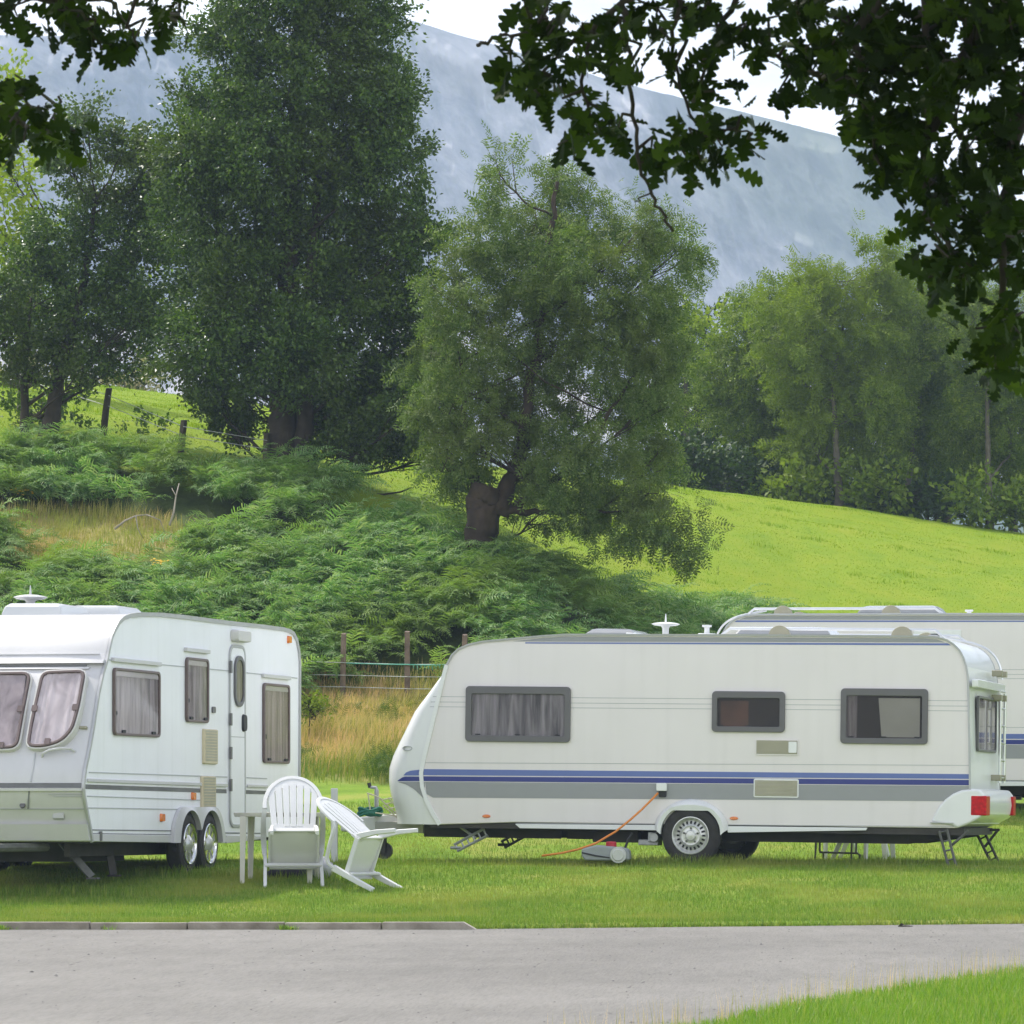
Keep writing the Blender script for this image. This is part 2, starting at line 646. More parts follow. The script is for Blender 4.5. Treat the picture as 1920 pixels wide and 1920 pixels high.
def ground_mat():
    m, nt, b, out = new_mat('turf')
    b.inputs['Roughness'].default_value = .9
    b.inputs['Specular IOR Level'].default_value = .15
    at = nt.nodes.new('ShaderNodeAttribute')
    at.attribute_name = 'zone'
    sp = nt.nodes.new('ShaderNodeSeparateColor')
    nt.links.new(at.outputs['Color'], sp.inputs[0])
    tc = nt.nodes.new('ShaderNodeNewGeometry')

    def noise(scale, det, stretch=None):
        n = nt.nodes.new('ShaderNodeTexNoise')
        n.inputs['Scale'].default_value = scale
        n.inputs['Detail'].default_value = det
        n.inputs['Roughness'].default_value = .65
        if stretch:
            mp = nt.nodes.new('ShaderNodeMapping')
            mp.inputs['Scale'].default_value = stretch
            nt.links.new(tc.outputs['Position'], mp.inputs['Vector'])
            nt.links.new(mp.outputs['Vector'], n.inputs['Vector'])
        else:
            nt.links.new(tc.outputs['Position'], n.inputs['Vector'])
        return n

    def ramp(src, stops):
        r = nt.nodes.new('ShaderNodeValToRGB')
        els = r.color_ramp.elements
        while len(els) < len(stops):
            els.new(.5)
        for e, (p, c) in zip(els, stops):
            e.position = p
            e.color = (*c, 1)
        nt.links.new(src, r.inputs['Fac'])
        return r.outputs['Color']

    def mix(f, a, b_):
        x = nt.nodes.new('ShaderNodeMixRGB')
        nt.links.new(f, x.inputs[0])
        nt.links.new(a, x.inputs[1])
        nt.links.new(b_, x.inputs[2])
        return x.outputs[0]
    lawn = ramp(noise(.9, 8).outputs['Fac'], [(.32, GRASS_D), (.5, GRASS_L), (.66, GRASS_Y)])
    field = ramp(noise(1.1, 9, (1, .35, 1)).outputs['Fac'], [(.3, (.16, .26, .012)), (.48, FIELD_L), (.7, FIELD_Y)])
    straw = ramp(noise(1.2, 8).outputs['Fac'], [(.3, (.20, .26, .05)), (.5, (.40, .34, .13)), (.68, (.5, .38, .19))])
    fern = ramp(noise(2.5, 6).outputs['Fac'], [(.3, (.03, .045, .014)), (.7, (.09, .12, .035))])
    c = mix(sp.outputs[1], lawn, straw)
    c = mix(sp.outputs[2], c, fern)
    c = mix(sp.outputs[0], c, field)
    nt.links.new(c, b.inputs['Base Color'])
    n = noise(22, 5)
    bp = nt.nodes.new('ShaderNodeBump')
    bp.inputs['Strength'].default_value = .7
    bp.inputs['Distance'].default_value = .05
    nt.links.new(n.outputs['Fac'], bp.inputs['Height'])
    nt.links.new(bp.outputs['Normal'], b.inputs['Normal'])
    return m


gr = raw('ground', gv, gf, ground_mat(), smooth=True, attr=zone)
tag(gr, kind='structure')

# ------------------------------------------------------------------ road and kerb
xs = np.arange(-16, 9.01, .12)
jit = .05 * fbm(xs * 3.1, xs * 0 + 2.2, 9) + .05 * fbm(xs * 9, xs * 0, 12)
yh = yhigh(xs) + np.where(xs > -4.1, jit, 0)
yl = yverge(xs) + .35 * fbm(xs * 2.3, xs * 0 + 7, 8)
nt_ = 70
tt = np.linspace(0, 1, nt_)
RY = yl[:, None] * (1 - tt) + yh[:, None] * tt
RX = np.repeat(xs[:, None], nt_, 1)
RZ = np.interp(RY, TY, TZ[1]) + .014
rv = np.stack([RX, RY, RZ], -1).reshape(-1, 3)
i0 = (np.arange(len(xs) - 1)[:, None] * nt_ + np.arange(nt_ - 1)[None]).ravel()
rf = np.stack([i0, i0 + nt_, i0 + nt_ + 1, i0 + 1], 1)


def road_mat():
    m, nt, b, out = new_mat('tarmac')
    b.inputs['Roughness'].default_value = .88
    b.inputs['Specular IOR Level'].default_value = .25
    g = nt.nodes.new('ShaderNodeNewGeometry')

    def noise(scale, det, st=(1, 1, 1), rough=.6):
        mp = nt.nodes.new('ShaderNodeMapping')
        mp.inputs['Scale'].default_value = st
        nt.links.new(g.outputs['Position'], mp.inputs['Vector'])
        n = nt.nodes.new('ShaderNodeTexNoise')
        n.inputs['Scale'].default_value = scale
        n.inputs['Detail'].default_value = det
        n.inputs['Roughness'].default_value = rough
        nt.links.new(mp.outputs['Vector'], n.inputs['Vector'])
        return n.outputs['Fac']

    def ramp(src, stops):
        r = nt.nodes.new('ShaderNodeValToRGB')
        els = r.color_ramp.elements
        while len(els) < len(stops):
            els.new(.5)
        for e, (p, c) in zip(els, stops):
            e.position = p
            e.color = (c, c * .985, c * .96, 1)
        nt.links.new(src, r.inputs['Fac'])
        return r.outputs['Color']

    def mul(a, b_, f=1.):
        x = nt.nodes.new('ShaderNodeMixRGB')
        x.blend_type = 'MULTIPLY'
        x.inputs[0].default_value = f
        nt.links.new(a, x.inputs[1])
        nt.links.new(b_, x.inputs[2])
        return x.outputs[0]
    big = ramp(noise(.5, 5, (.5, .6, 1)), [(.32, ROADC * .84), (.66, ROADC * 1.10)])
    mid = ramp(noise(6, 6, (.8, .16, 1), .65), [(.32, .90), (.55, 1.0), (.72, 1.04)])
    fine = ramp(noise(55, 3, (1, .07, 1), .7), [(.30, .78), (.5, 1.0), (.7, 1.12)])
    spots = ramp(noise(17, 2, (1, .10, 1), .4), [(.235, .40), (.275, 1.0)])
    c = mul(mul(mul(big, mid), fine, .8), spots, .8)
    nt.links.new(c, b.inputs['Base Color'])
    bp = nt.nodes.new('ShaderNodeBump')
    bp.inputs['Strength'].default_value = .5
    bp.inputs['Distance'].default_value = .01
    nt.links.new(noise(70, 3), bp.inputs['Height'])
    nt.links.new(bp.outputs['Normal'], b.inputs['Normal'])
    return m


M_ROAD = road_mat()
tag(raw('road', rv, rf, M_ROAD, smooth=True), kind='structure')

ng = 700
gx, gq = rng.uniform(-9.5, 1.6, ng), rng.uniform(0, 1, ng) ** 1.3
gy = 41.8 - gq * 14
gok = gy > yverge(gx) + .2
gx, gy = gx[gok], gy[gok]
gr_ = rng.uniform(.003, .010, len(gx)) * np.where(rng.uniform(0, 1, len(gx)) < .06, 1.9, 1)
ov = np.array([(1, 0, 0), (0, 1, 0), (-1, 0, 0), (0, -1, 0), (0, 0, .8), (0, 0, -.4)], float)
of = np.array([(0, 1, 4), (1, 2, 4), (2, 3, 4), (3, 0, 4)])
ga = rng.uniform(0, 6.28, len(gx))
gp = np.stack([gx, gy, np.interp(gy, TY, TZ[1]) + .016], 1)
ax_ = np.stack([np.cos(ga), np.sin(ga), 0 * ga], 1)
ay_ = np.stack([-np.sin(ga), np.cos(ga), 0 * ga], 1)
gv_, gf_ = stamp(ov, of, gp, ax_, ay_, np.repeat([[0, 0, 1.]], len(gx), 0), np.stack([gr_ * 1.3, gr_, gr_ * .8], 1))
tag(raw('loose_grit', gv_, gf_, leafmat('grit_stone', [(.09, .088, .085), (.14, .135, .13), (.22, .21, .2), (.34, .33, .31)], 0, .9, .2)), kind='stuff')

M_KERB = mat('kerb_concrete', (.34, .31, .26), .9, var=.25, scale=3, bump=.4, bscale=30, dirt=(.17, .145, .11))
mb = MB()
x = -15.0
while x < -4.2:
    L = .914
    x1 = min(x + L, -4.17)
    z0 = float(np.interp(41.9, TY, TZ[1]))
    dz = random.uniform(-.006, .006)
    e = .012
    if x1 > -4.3:                     # dropped end stone
        vs_ = [(x + e, 41.88, z0 - .1), (x1 + .12, 41.88, z0 - .1), (x1 + .12, 41.88, z0 + .016), (x1 - .0, 41.88, z0 + .085), (x + e, 41.88, z0 + .085)]
        vs_ += [(a, 42.0, c) for a, b_, c in vs_]
        mb.add(vs_, [(4, 3, 2, 1, 0), (5, 6, 7, 8, 9), (0, 1, 6, 5), (1, 2, 7, 6), (2, 3, 8, 7), (3, 4, 9, 8), (4, 0, 5, 9)])
    else:
        mb.box(x + e, x1, 41.88 + dz, 42.0 + dz, z0 - .1, z0 + .085 + dz)
    x = x1
kb = mb.build('kerb', M_KERB, bevel=.012)
tag(kb, kind='structure')

# ------------------------------------------------------------------ mountain
RPX = [-3000, -1500, -300, 0, 350, 450, 600, 700, 765, 850, 930, 1050, 1210, 1350, 1500, 1600, 1700, 1800, 1920, 2300, 4000, 6000]
RPY = [700, 380, 120, 67, 69, 40, -12, 0, 36, 62, 85, 122, 168, 200, 236, 266, 305, 345, 390, 520, 800, 1000]
mpx = np.concatenate([np.linspace(-3000, -150, 40), np.linspace(-140, 2050, 800), np.linspace(2080, 6000, 40)])
ridge = np.interp(mpx, RPX, RPY) + 5 * fbm(mpx / 60, mpx * 0, 31, 5)
vv = np.concatenate([np.linspace(-.9, -.04, 12), np.linspace(0, 1.0, 260)])
MPX, VV = np.meshgrid(mpx, vv)
RG = np.repeat(ridge[None], len(vv), 0)
Yr = 1500.
# front: height falls from the ridge to the valley while the slope comes towards us; behind: falls away
zr = HC - (RG - HY) / F * Yr
vpos = np.clip(VV, 0, 1)
zb = 60.
steep = np.where(vpos < .05, vpos * 1.0, .05 + (vpos - .05) ** 1.0)
zz = zr * (1 - steep) + zb * steep
cl = smooth(.02, .35, vpos)
depth = 60 * vpos ** 1.2 + 330 * smooth(.42, 1.0, vpos)
s = MPX / 100. - (1.4 + 2.6 * smooth(700, 1350, MPX)) * vpos + .25 * fbm(MPX / 90, vpos * 3, 39, 3)
gul = np.abs(fbm(s * 1.1 + .35 * fbm(s, vpos * 4, 44), vpos * 5, 41, 5)) * 2
gul2 = fbm(s * 5.0 + vpos * 3, vpos * 7, 47, 4)
depth = depth + smooth(0, .06, vpos) * (gul * 9 + gul2 * 5 + 34 * fbm(s * 1.1, vpos * 11, 53, 5))
Ym = Yr - depth
Xm = (MPX - CX) / F * Yr 
back = VV < 0
Ym = np.where(back, Yr - VV * 700, Ym)
zz = np.where(back, zr * (1 + VV * .9), zz)
mv = np.stack([Xm, Ym, zz], -1).reshape(-1, 3)
nr, nc = MPX.shape
i0 = (np.arange(nr - 1)[:, None] * nc + np.arange(nc - 1)[None]).ravel()
mf = np.stack([i0, i0 + 1, i0 + 1 + nc, i0 + nc], 1)
# zone: scree in the lower gullies, grass on the gentle top right
slant = 1.4 + 3.4 * smooth(700, 1350, MPX)
sl = MPX / 100. - slant * vpos + .5 * fbm(MPX / 70, vpos * 8, 67, 4)
scree = .8 * smooth(.28, .6, vpos) * smooth(-.10, .24, fbm(sl * 1.7, vpos * 6, 61, 5)) + .16 * smooth(.08, .26, fbm(sl * 4.5, vpos * 9, 63, 4)) * smooth(.05, .2, vpos)
wooded = smooth(.74, .88, vpos + .12 * fbm(MPX / 80, vpos * 6, 69, 4))
scree = scree * (1 - wooded)
grass = smooth(1150, 1500, MPX) * (1 - smooth(.12, .34, vpos + .3 * fbm(s, vpos * 3, 66)))
mz = np.stack([np.clip(scree, 0, 1), grass, wooded, 1 + 0 * scree], -1).reshape(-1, 4)


def rock_mat():
    m, nt, b, out = new_mat('fell_rock')
    b.inputs['Roughness'].default_value = .95
    b.inputs['Specular IOR Level'].default_value = .1
    at = nt.nodes.new('ShaderNodeAttribute')
    at.attribute_name = 'zone'
    sp = nt.nodes.new('ShaderNodeSeparateColor')
    nt.links.new(at.outputs['Color'], sp.inputs[0])
    g = nt.nodes.new('ShaderNodeNewGeometry')
    mp = nt.nodes.new('ShaderNodeMapping')
    mp.vector_type = 'TEXTURE'
    mp.inputs['Scale'].default_value = (14, 60, 30)
    mp.inputs['Rotation'].default_value = (0, R(-42), 0)
    nt.links.new(g.outputs['Position'], mp.inputs['Vector'])
    n = nt.nodes.new('ShaderNodeTexNoise')
    n.inputs['Scale'].default_value = 1
    n.inputs['Detail'].default_value = 10
    n.inputs['Roughness'].default_value = .68
    n.inputs['Distortion'].default_value = .5
    nt.links.new(mp.outputs['Vector'], n.inputs['Vector'])
    m3 = nt.nodes.new('ShaderNodeMapping')
    m3.vector_type = 'TEXTURE'
    m3.inputs['Scale'].default_value = (50, 200, 85)
    m3.inputs['Rotation'].default_value = (0, R(-46), 0)
    nt.links.new(g.outputs['Position'], m3.inputs['Vector'])
    n3 = nt.nodes.new('ShaderNodeTexNoise')
    n3.inputs['Scale'].default_value = 1
    n3.inputs['Detail'].default_value = 8
    n3.inputs['Roughness'].default_value = .6
    nt.links.new(m3.outputs['Vector'], n3.inputs['Vector'])
    ad = nt.nodes.new('ShaderNodeMath')
    ad.operation = 'ADD'
    nt.links.new(n.outputs['Fac'], ad.inputs[0])
    nt.links.new(n3.outputs['Fac'], ad.inputs[1])
    hf = nt.nodes.new('ShaderNodeMath')
    hf.operation = 'MULTIPLY'
    hf.inputs[1].default_value = .5
    nt.links.new(ad.outputs[0], hf.inputs[0])
    r = nt.nodes.new('ShaderNodeValToRGB')
    r.color_ramp.elements.new(.5)
    for e, (p, c) in zip(r.color_ramp.elements, [(.40, (.13, .135, .16)), (.50, (.28, .27, .285)), (.60, (.55, .51, .51))]):
        e.position = p
        e.color = (*c, 1)
    nt.links.new(hf.outputs[0], r.inputs['Fac'])
    c = r.outputs['Color']
    for k, col in ((0, (.52, .46, .43)), (1, (.17, .19, .10)), (2, (.05, .075, .03))):
        x = nt.nodes.new('ShaderNodeMixRGB')
        x.inputs[2].default_value = (*col, 1)
        mu = nt.nodes.new('ShaderNodeMath')
        mu.operation = 'MULTIPLY'
        mu.inputs[1].default_value = (.85, .7, 1.)[k]
        nt.links.new(sp.outputs[k], mu.inputs[0])
        nt.links.new(mu.outputs[0], x.inputs[0])
        nt.links.new(c, x.inputs[1])
        c = x.outputs[0]
    nt.links.new(c, b.inputs['Base Color'])
    return m


tag(raw('mountain', mv, mf, rock_mat(), smooth=True, attr=mz), kind='structure')

# ------------------------------------------------------------------ the hazy air
mh, nt, b, out = new_mat('haze_air')
nt.nodes.remove(b)
pv = nt.nodes.new('ShaderNodeVolumePrincipled')
pv.inputs['Color'].default_value = HAZE_C
pv.inputs['Density'].default_value = HAZE_D
pv.inputs['Anisotropy'].default_value = 0.0
nt.links.new(pv.outputs[0], out.inputs['Volume'])
mb = MB()
mb.box(-2700, 2700, -80, 2260, -2.4, 330)
tag(mb.build('haze', mh), kind='stuff')

# ------------------------------------------------------------------ caravan materials
M_SIDE = mat('ivory_panel', (.785, .735, .735), .38, streak=.07, var=.02, scale=1.5, spec=.5)
M_GRP = mat('white_moulding', (.78, .785, .78), .28, streak=.08, var=.02, scale=2, coat=.3)
M_ROOF = mat('roof_white', (.56, .57, .575), .3, var=.04, scale=2, coat=.3)
M_LBLUE = mat('light_blue_stripe', (.115, .165, .42), .35, var=.03)
M_DBLUE = mat('dark_blue_stripe', (.028, .04, .22), .35, var=.03)
M_GREY = mat('grey_stripe', (.30, .305, .315), .4, var=.02)
M_LINE = mat('seam_grey', (.42, .43, .44), .5, var=.03)
M_TRIM = mat('grey_trim', (.45, .45, .46), .4, metal=.3)
M_WFRAME = mat('window_surround', (.125, .12, .125), .42, var=.06)
M_BLACK = mat('black_rubber', (.018, .018, .02), .6)
M_TYRE = mat('tyre_rubber', (.035, .032, .03), .85, var=.25, scale=9, bump=.3, bscale=60)
M_RIM = mat('wheel_silver', (.62, .62, .60), .32, metal=.55, var=.04)
M_CHROME = mat('polished_trim', (.8, .8, .8), .12, metal=1., var=.02)
M_CHASSIS = mat('dark_chassis', (.045, .04, .034), .7, var=.3, scale=5)
M_GALV = mat('galvanised', (.42, .43, .43), .45, metal=.6, var=.15, scale=20)
M_GALVD = mat('dirty_galvanised', (.13, .13, .12), .6, metal=.4, var=.25, scale=15)
M_KHAKI = mat('khaki_plastic', (.33, .31, .22), .5)
M_BEIGE = mat('beige_grille', (.50, .47, .39), .55)
M_CREAM = mat('cream_grille', (.60, .52, .35), .5)
M_AMBER = mat('amber_lens', (.75, .19, .02), .2, coat=.5)
M_RED = mat('red_lens', (.50, .006, .010), .3, var=.3, scale=25, spec=.25)
M_DARKLENS = mat('light_hatch', (.22, .23, .24), .2, coat=.5)
M_ALU = mat('aluminium', (.72, .73, .74), .28, metal=.85)
M_PANE = glassmat('acrylic_pane', (.62, .61, .62))
M_PANED = glassmat('dark_acrylic', (.45, .43, .42))
M_PANEC = glassmat('clear_acrylic', (.9, .88, .89), ior=1.3)


def painted_pleat_mat(name, c0, c1, sc, axis=0):  # light and dark of the folds painted as vertical colour streaks
    m, nt, b, out = new_mat(name)
    b.inputs['Roughness'].default_value = .9
    tc = nt.nodes.new('ShaderNodeTexCoord')
    mp = nt.nodes.new('ShaderNodeMapping')
    mp.inputs['Scale'].default_value = tuple(sc)
    n = nt.nodes.new('ShaderNodeTexNoise')
    n.inputs['Scale'].default_value = 1
    n.inputs['Detail'].default_value = 4
    n.inputs['Distortion'].default_value = .6
    nt.links.new(tc.outputs['Object'], mp.inputs['Vector'])
    nt.links.new(mp.outputs['Vector'], n.inputs['Vector'])
    r = nt.nodes.new('ShaderNodeValToRGB')
    for e, (p, c) in zip(r.color_ramp.elements, [(.32, c0), (.66, c1)]):
        e.position = p
        e.color = (*c, 1)
    nt.links.new(n.outputs['Fac'], r.inputs['Fac'])
    nt.links.new(r.outputs['Color'], b.inputs['Base Color'])
    return m


M_CURT = painted_pleat_mat('grey_curtain', (.085, .085, .092), (.38, .37, .385), (14, 14, 1.2))
M_LACE = painted_pleat_mat('lace_curtain', (.27, .225, .23), (.55, .48, .49), (11, 11, 1.0))
M_LACEF = painted_pleat_mat('lace_curtain_front', (.58, .54, .545), (.88, .85, .85), (7, 7, .8))
M_LACEG = painted_pleat_mat('lace_curtain_mid', (.30, .275, .28), (.62, .57, .58), (7, 7, .8))  # mid-tone lace for the centre front window
M_LACED = painted_pleat_mat('lace_curtain_grey', (.17, .155, .16), (.50, .46, .47), (9, 9, 1.3))
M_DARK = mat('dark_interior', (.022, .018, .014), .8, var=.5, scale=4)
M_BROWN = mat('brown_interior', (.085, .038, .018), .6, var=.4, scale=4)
M_BLIND = mat('pale_blind', (.34, .345, .30), .8, var=.08, scale=3)

# ================================================================== white caravan with blue stripes
TH, PH = R(9.4), R(.80)
Ur = np.array([math.cos(TH) * math.cos(PH), -math.sin(TH) * math.cos(PH), -math.sin(PH)])
Wr = np.array([math.sin(TH), math.cos(TH), 0])
Vr = np.cross(Ur, Wr)
Or = P(1297, 1617, 50.36)
Mr = Matrix(((Ur[0], Wr[0], Vr[0], Or[0]), (Ur[1], Wr[1], Vr[1], Or[1]), (Ur[2], Wr[2], Vr[2], Or[2]), (0, 0, 0, 1)))
WID = 2.28
caravan = thing('caravan', 'white caravan with blue and grey stripes, standing side-on at the middle of the lawn', 'caravan', Mr, 'caravans on the pitch')
S = Plane(Or, Ur, Vr, -Wr)                 # near side wall
B = Plane(Or + Wr * WID, Ur, Vr, Wr)       # far side wall


def sp(pts):
    return [S.un(*p) for p in pts]


def L(u, w, v):
    return Or + Ur * u + Wr * w + Vr * v


outline = [(825, 1546), (812, 1525), (800, 1500), (792, 1475), (790, 1450), (797, 1415), (808, 1370), (820, 1320),
           (833, 1265), (838, 1247), (848, 1228), (860, 1217), (878, 1209), (905, 1203), (960, 1198), (1020, 1192.5),
           (1060, 1190), (1400, 1191), (1735, 1193.5), (1757, 1195), (1775, 1200), (1788, 1208), (1799, 1219), (1807, 1234), (1812, 1250),
           (1815, 1270), (1816, 1300), (1818, 1400), (1819, 1482), (1819, 1545), (1795, 1553), (1640, 1551), (1300, 1546), (965, 1542)]
so_ = sp(outline)
mb = MB().prism(so_, 0, -WID, S)
body = mb.build('body', M_SIDE, caravan, bevel=.012, sharp=30)
# edge trim following the outline (grey rubber/alu moulding)
for PL, sg in ((S, 1), (B, 1)):
    pts = [PL.at(a, b, .006) for a, b in so_[8:29]]
    MB().band([p for p in pts], PL.an, .03, .022).build('edge_moulding', M_TRIM, caravan, sharp=60)
# roof skin, white, 4 mm proud of the panel
rb = MB()
top = so_[9:27]
vs_, fs_ = [], []
for a, b in top:
    for d in (.02, WID - .02):
        n_ = .004
        vs_.append(L(a, d, b) + Vr * n_ + (Ur * .004 if a > 2 else 0))
for i in range(len(top) - 1):
    fs_.append((2 * i, 2 * i + 1, 2 * i + 3, 2 * i + 2))
rb.add(vs_, fs_)
rb.build('roof', M_ROOF, caravan, sharp=50)
# rear wall skin
a0, b0 = so_[24]
rw = MB()
rp_ = [(a + .006, b) for a, b in so_[24:30]]
vs_ = []
for a, b in rp_:
    vs_ += [L(a, .02, b), L(a, WID - .02, b)]
rw.add(vs_, [(2 * i, 2 * i + 1, 2 * i + 3, 2 * i + 2) for i in range(len(rp_) - 1)])
rw.build('rear_panel', M_GRP, caravan, sharp=50)

# moulded nose
NL = [(1543, 747), (1533, 748), (1517, 745), (1492, 738), (1466, 734), (1440, 735), (1420, 741), (1395, 754), (1362, 772), (1330, 790), (1300, 806.5), (1272, 822), (1258, 831)]
EDX = [1546, 1525, 1500, 1475, 1450, 1415, 1370, 1320, 1265, 1247]
EDY = [825, 812, 800, 792, 790, 797, 808, 820, 833, 838]


def nose_uv(py):
    xn = np.interp(py, [p[0] for p in NL[::-1]], [p[1] for p in NL[::-1]])
    xe = np.interp(py, EDX[::-1], EDY[::-1]) + 3
    a_, b_ = S.un(xn, py)
    return (a_ - .55 * WID * math.sin(TH) * min(1, max(0, (xe - xn - 5) / 26)), b_), S.un(xe, py)


NEXP = .42
vs_, fs_ = [], []
NT = 40
pys = np.concatenate([np.linspace(1545, 1440, 14), np.linspace(1430, 1250, 14)])
for py in pys:
    (un_, v1), (ue, v2) = nose_uv(py)
    for k in range(NT + 1):
        t = math.pi * k / NT
        u = ue - (ue - un_) * max(math.sin(t), 0) ** NEXP
        vs_.append(L(u, WID / 2 * (1 - math.cos(t)), v1))
for i in range(len(pys) - 1):
    for k in range(NT):
        fs_.append((i * (NT + 1) + k, i * (NT + 1) + k + 1, (i + 1) * (NT + 1) + k + 1, (i + 1) * (NT + 1) + k))
fs_.append(tuple(range(NT + 1)))
fs_.append(tuple(range((len(pys) - 1) * (NT + 1), len(pys) * (NT + 1))))
nose = MB().add(vs_, fs_).build('front_panel', M_GRP, caravan, sharp=50)
# white bead between nose and side
for PL in (S, B):
    pts = [PL.at(*S.un(x_, y_), .008) for x_, y_ in zip(EDY, EDX)]
    MB().band(pts, PL.an, .03, .045).build('front_bead', M_GRP, caravan, sharp=60)


def nose_pt(px, py, off=.004):
    (un_, v1), (ue, v2) = nose_uv(py)
    u0, v = S.un(px, py)
    u, t = u0, 0.
    for _ in range(12):
        x = min(max((ue - u) / (ue - un_), 0), .985)
        st = x ** (1 / NEXP)
        t = math.asin(min(st, 1))
        u = .5 * u + .5 * (u0 - WID / 2 * (1 - math.cos(t)) * math.tan(TH))
    return u, WID / 2 * (1 - math.cos(t)), v, off


def nose_strip(xs_, lo, hi, name, material):
    for mirror in (0, 1):
        m = MB()
        vs_, fs_ = [], []
        for x_, a_, b_ in zip(xs_, lo, hi):
            for py in (a_, b_):
                u, w_, v, off = nose_pt(x_, py)
                w_ = w_ - off
                vs_.append(L(u - off * .6, WID - w_ if mirror else w_, v))
        for i in range(len(xs_) - 1):
            fs_.append((2 * i, 2 * i + 1, 2 * i + 3, 2 * i + 2))
        m.add(vs_, fs_)
        m.build(name, material, caravan)


xs_ = np.linspace(757, 789, 8)
nose_strip(xs_, [1454] * 8, np.interp(xs_, [757, 762, 770, 789], [1453.6, 1448, 1445, 1443]), 'light_blue_stripe', M_LBLUE)
xs_ = np.linspace(745, 789, 10)
nose_strip(xs_, [1464.5] * 10, np.interp(xs_, [745, 757, 789], [1464, 1456, 1456]), 'dark_blue_stripe', M_DBLUE)
xs_ = np.linspace(747, 797, 12)
nose_strip(xs_, np.interp(xs_, [747, 762, 776, 788, 800], [1466.5, 1471, 1479, 1490, 1503]), [1466] * 12, 'grey_stripe', M_GREY)


def plate(name, pxpoly, material, d=.003, PLs=(S, B), bev=0, parent=None):
    poly = sp(pxpoly)
    for PL in PLs:
        MB().prism(poly, .001, d, PL).build(name, material, parent or caravan, bevel=bev)


plate('light_blue_stripe', [(794, 1442), (1818, 1451.5), (1818, 1460.5), (794, 1453.5)], M_LBLUE)
plate('dark_blue_stripe', [(794, 1455.5), (1818, 1462.3), (1818, 1472.5), (794, 1464.5)], M_DBLUE)
plate('grey_stripe', [(797, 1465.7), (1818, 1473.7), (1818, 1502.5), (812, 1495.5), (800, 1489)], M_GREY)
plate('roof_stripe', [(960, 1202.5), (1020, 1196), (1060, 1193.5), (1735, 1197), (1757, 1199), (1772, 1204.5), (1020, 1203)], M_GREY)
plate('roof_line', [(985, 1204.3), (1777, 1206.2), (1783, 1210), (985, 1206.6)], M_LBLUE)
for (xa, ya, xb, yb) in ((812, 1305.5, 1815, 1313.5), (808, 1315.5, 1815, 1323.5), (806, 1324.5, 1815, 1332.5), (797, 1429.5, 1817, 1434.5)):
    plate('seam_line', [(xa, ya), (xb, yb), (xb, yb + 1.1), (xa, ya + 1.1)], M_LINE, .002)
plate('seam_line', [(967, 1543.2), (1232, 1544.5), (1232, 1545.6), (967, 1544.3)], M_LINE, .002)
plate('seam_line', [(1366, 1546), (1795, 1549), (1795, 1550), (1366, 1547.2)], M_LINE, .002)
# lower sill rails
plate('sill', [(966, 1545), (1232, 1547), (1232, 1557), (975, 1553)], M_GRP, .012, bev=.004)
plate('sill', [(1362, 1549), (1627, 1552), (1624, 1557), (1365, 1561)], M_GRP, .012, bev=.004)


def window(x0, y0, x1, y1, fw, inner, dark=M_PANE, PLs=(S,)):
    (ua, va), (ub, vb) = S.un(x0, y1), S.un(x1, y0)
    for PL in PLs:
        o = rrect(ua, ub, va, vb, .045)
        i_ = rrect(ua + fw, ub - fw, va + fw, vb - fw * 1.25, .022)
        win = MB().ring(o, i_, .002, .034, PL).build('window', M_WFRAME, caravan, bevel=.008)
        g_ = rrect(ua + fw - .004, ub - fw + .004, va + fw - .004, vb - fw * 1.25 + .004, .02)
        MB().prism(g_, .016, .021, PL).build('pane', dark, win)
        for kind, material, fr in inner:
            a0, a1, c0, c1 = fr[:4]
            W_, H_ = ub - ua - 2 * fw, vb - va - 2.25 * fw
            n = 48 if kind == 'curtain' else 2
            vs_, fs_ = [], []
            sk = fr[4] if len(fr) > 4 else 0
            for k in range(n + 1):
                q = k / n
                aa = ua + fw + W_ * (a0 + (a1 - a0) * q)
                d = .008 + (.0045 * math.sin(q * 52) if kind == 'curtain' else (fr[5] if len(fr) > 5 else 0))
                vs_ += [PL.at(aa + sk * (1 - q) * 1.0, va + fw + H_ * c0, d), PL.at(aa, va + fw + H_ * c1, d)]
            for k in range(n):
                fs_.append((2 * k, 2 * k + 2, 2 * k + 3, 2 * k + 1))
            MB().add(vs_, fs_).build(kind, material, win)
        for ax_ in (.12, .5, .88):
            a_ = ua + (ub - ua) * ax_
            MB().prism(rrect(a_ - .03, a_ + .03, va + fw + .004, va + fw + .018, .005), .02, .028, PL).build('catch', M_BLACK, win)
        return win


window(873, 1288, 1071, 1390, .07, [('curtain', M_CURT, (0, 1, 0, 1))], M_PANEC)
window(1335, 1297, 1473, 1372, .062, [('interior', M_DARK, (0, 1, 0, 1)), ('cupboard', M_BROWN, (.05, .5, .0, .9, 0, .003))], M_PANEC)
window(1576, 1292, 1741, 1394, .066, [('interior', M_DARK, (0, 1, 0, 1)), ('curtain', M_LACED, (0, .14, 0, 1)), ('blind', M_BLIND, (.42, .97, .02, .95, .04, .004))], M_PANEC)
# the other side: two windows and a door
window(900, 1290, 1080, 1390, .07, [('curtain', M_CURT, (0, 1, 0, 1))], PLs=(B,))
window(1560, 1290, 1760, 1390, .07, [('curtain', M_CURT, (0, 1, 0, 1))], PLs=(B,))
plate('door', [(1300, 1225), (1400, 1225), (1400, 1540), (1300, 1540)], M_GRP, .012, (B,), .006)


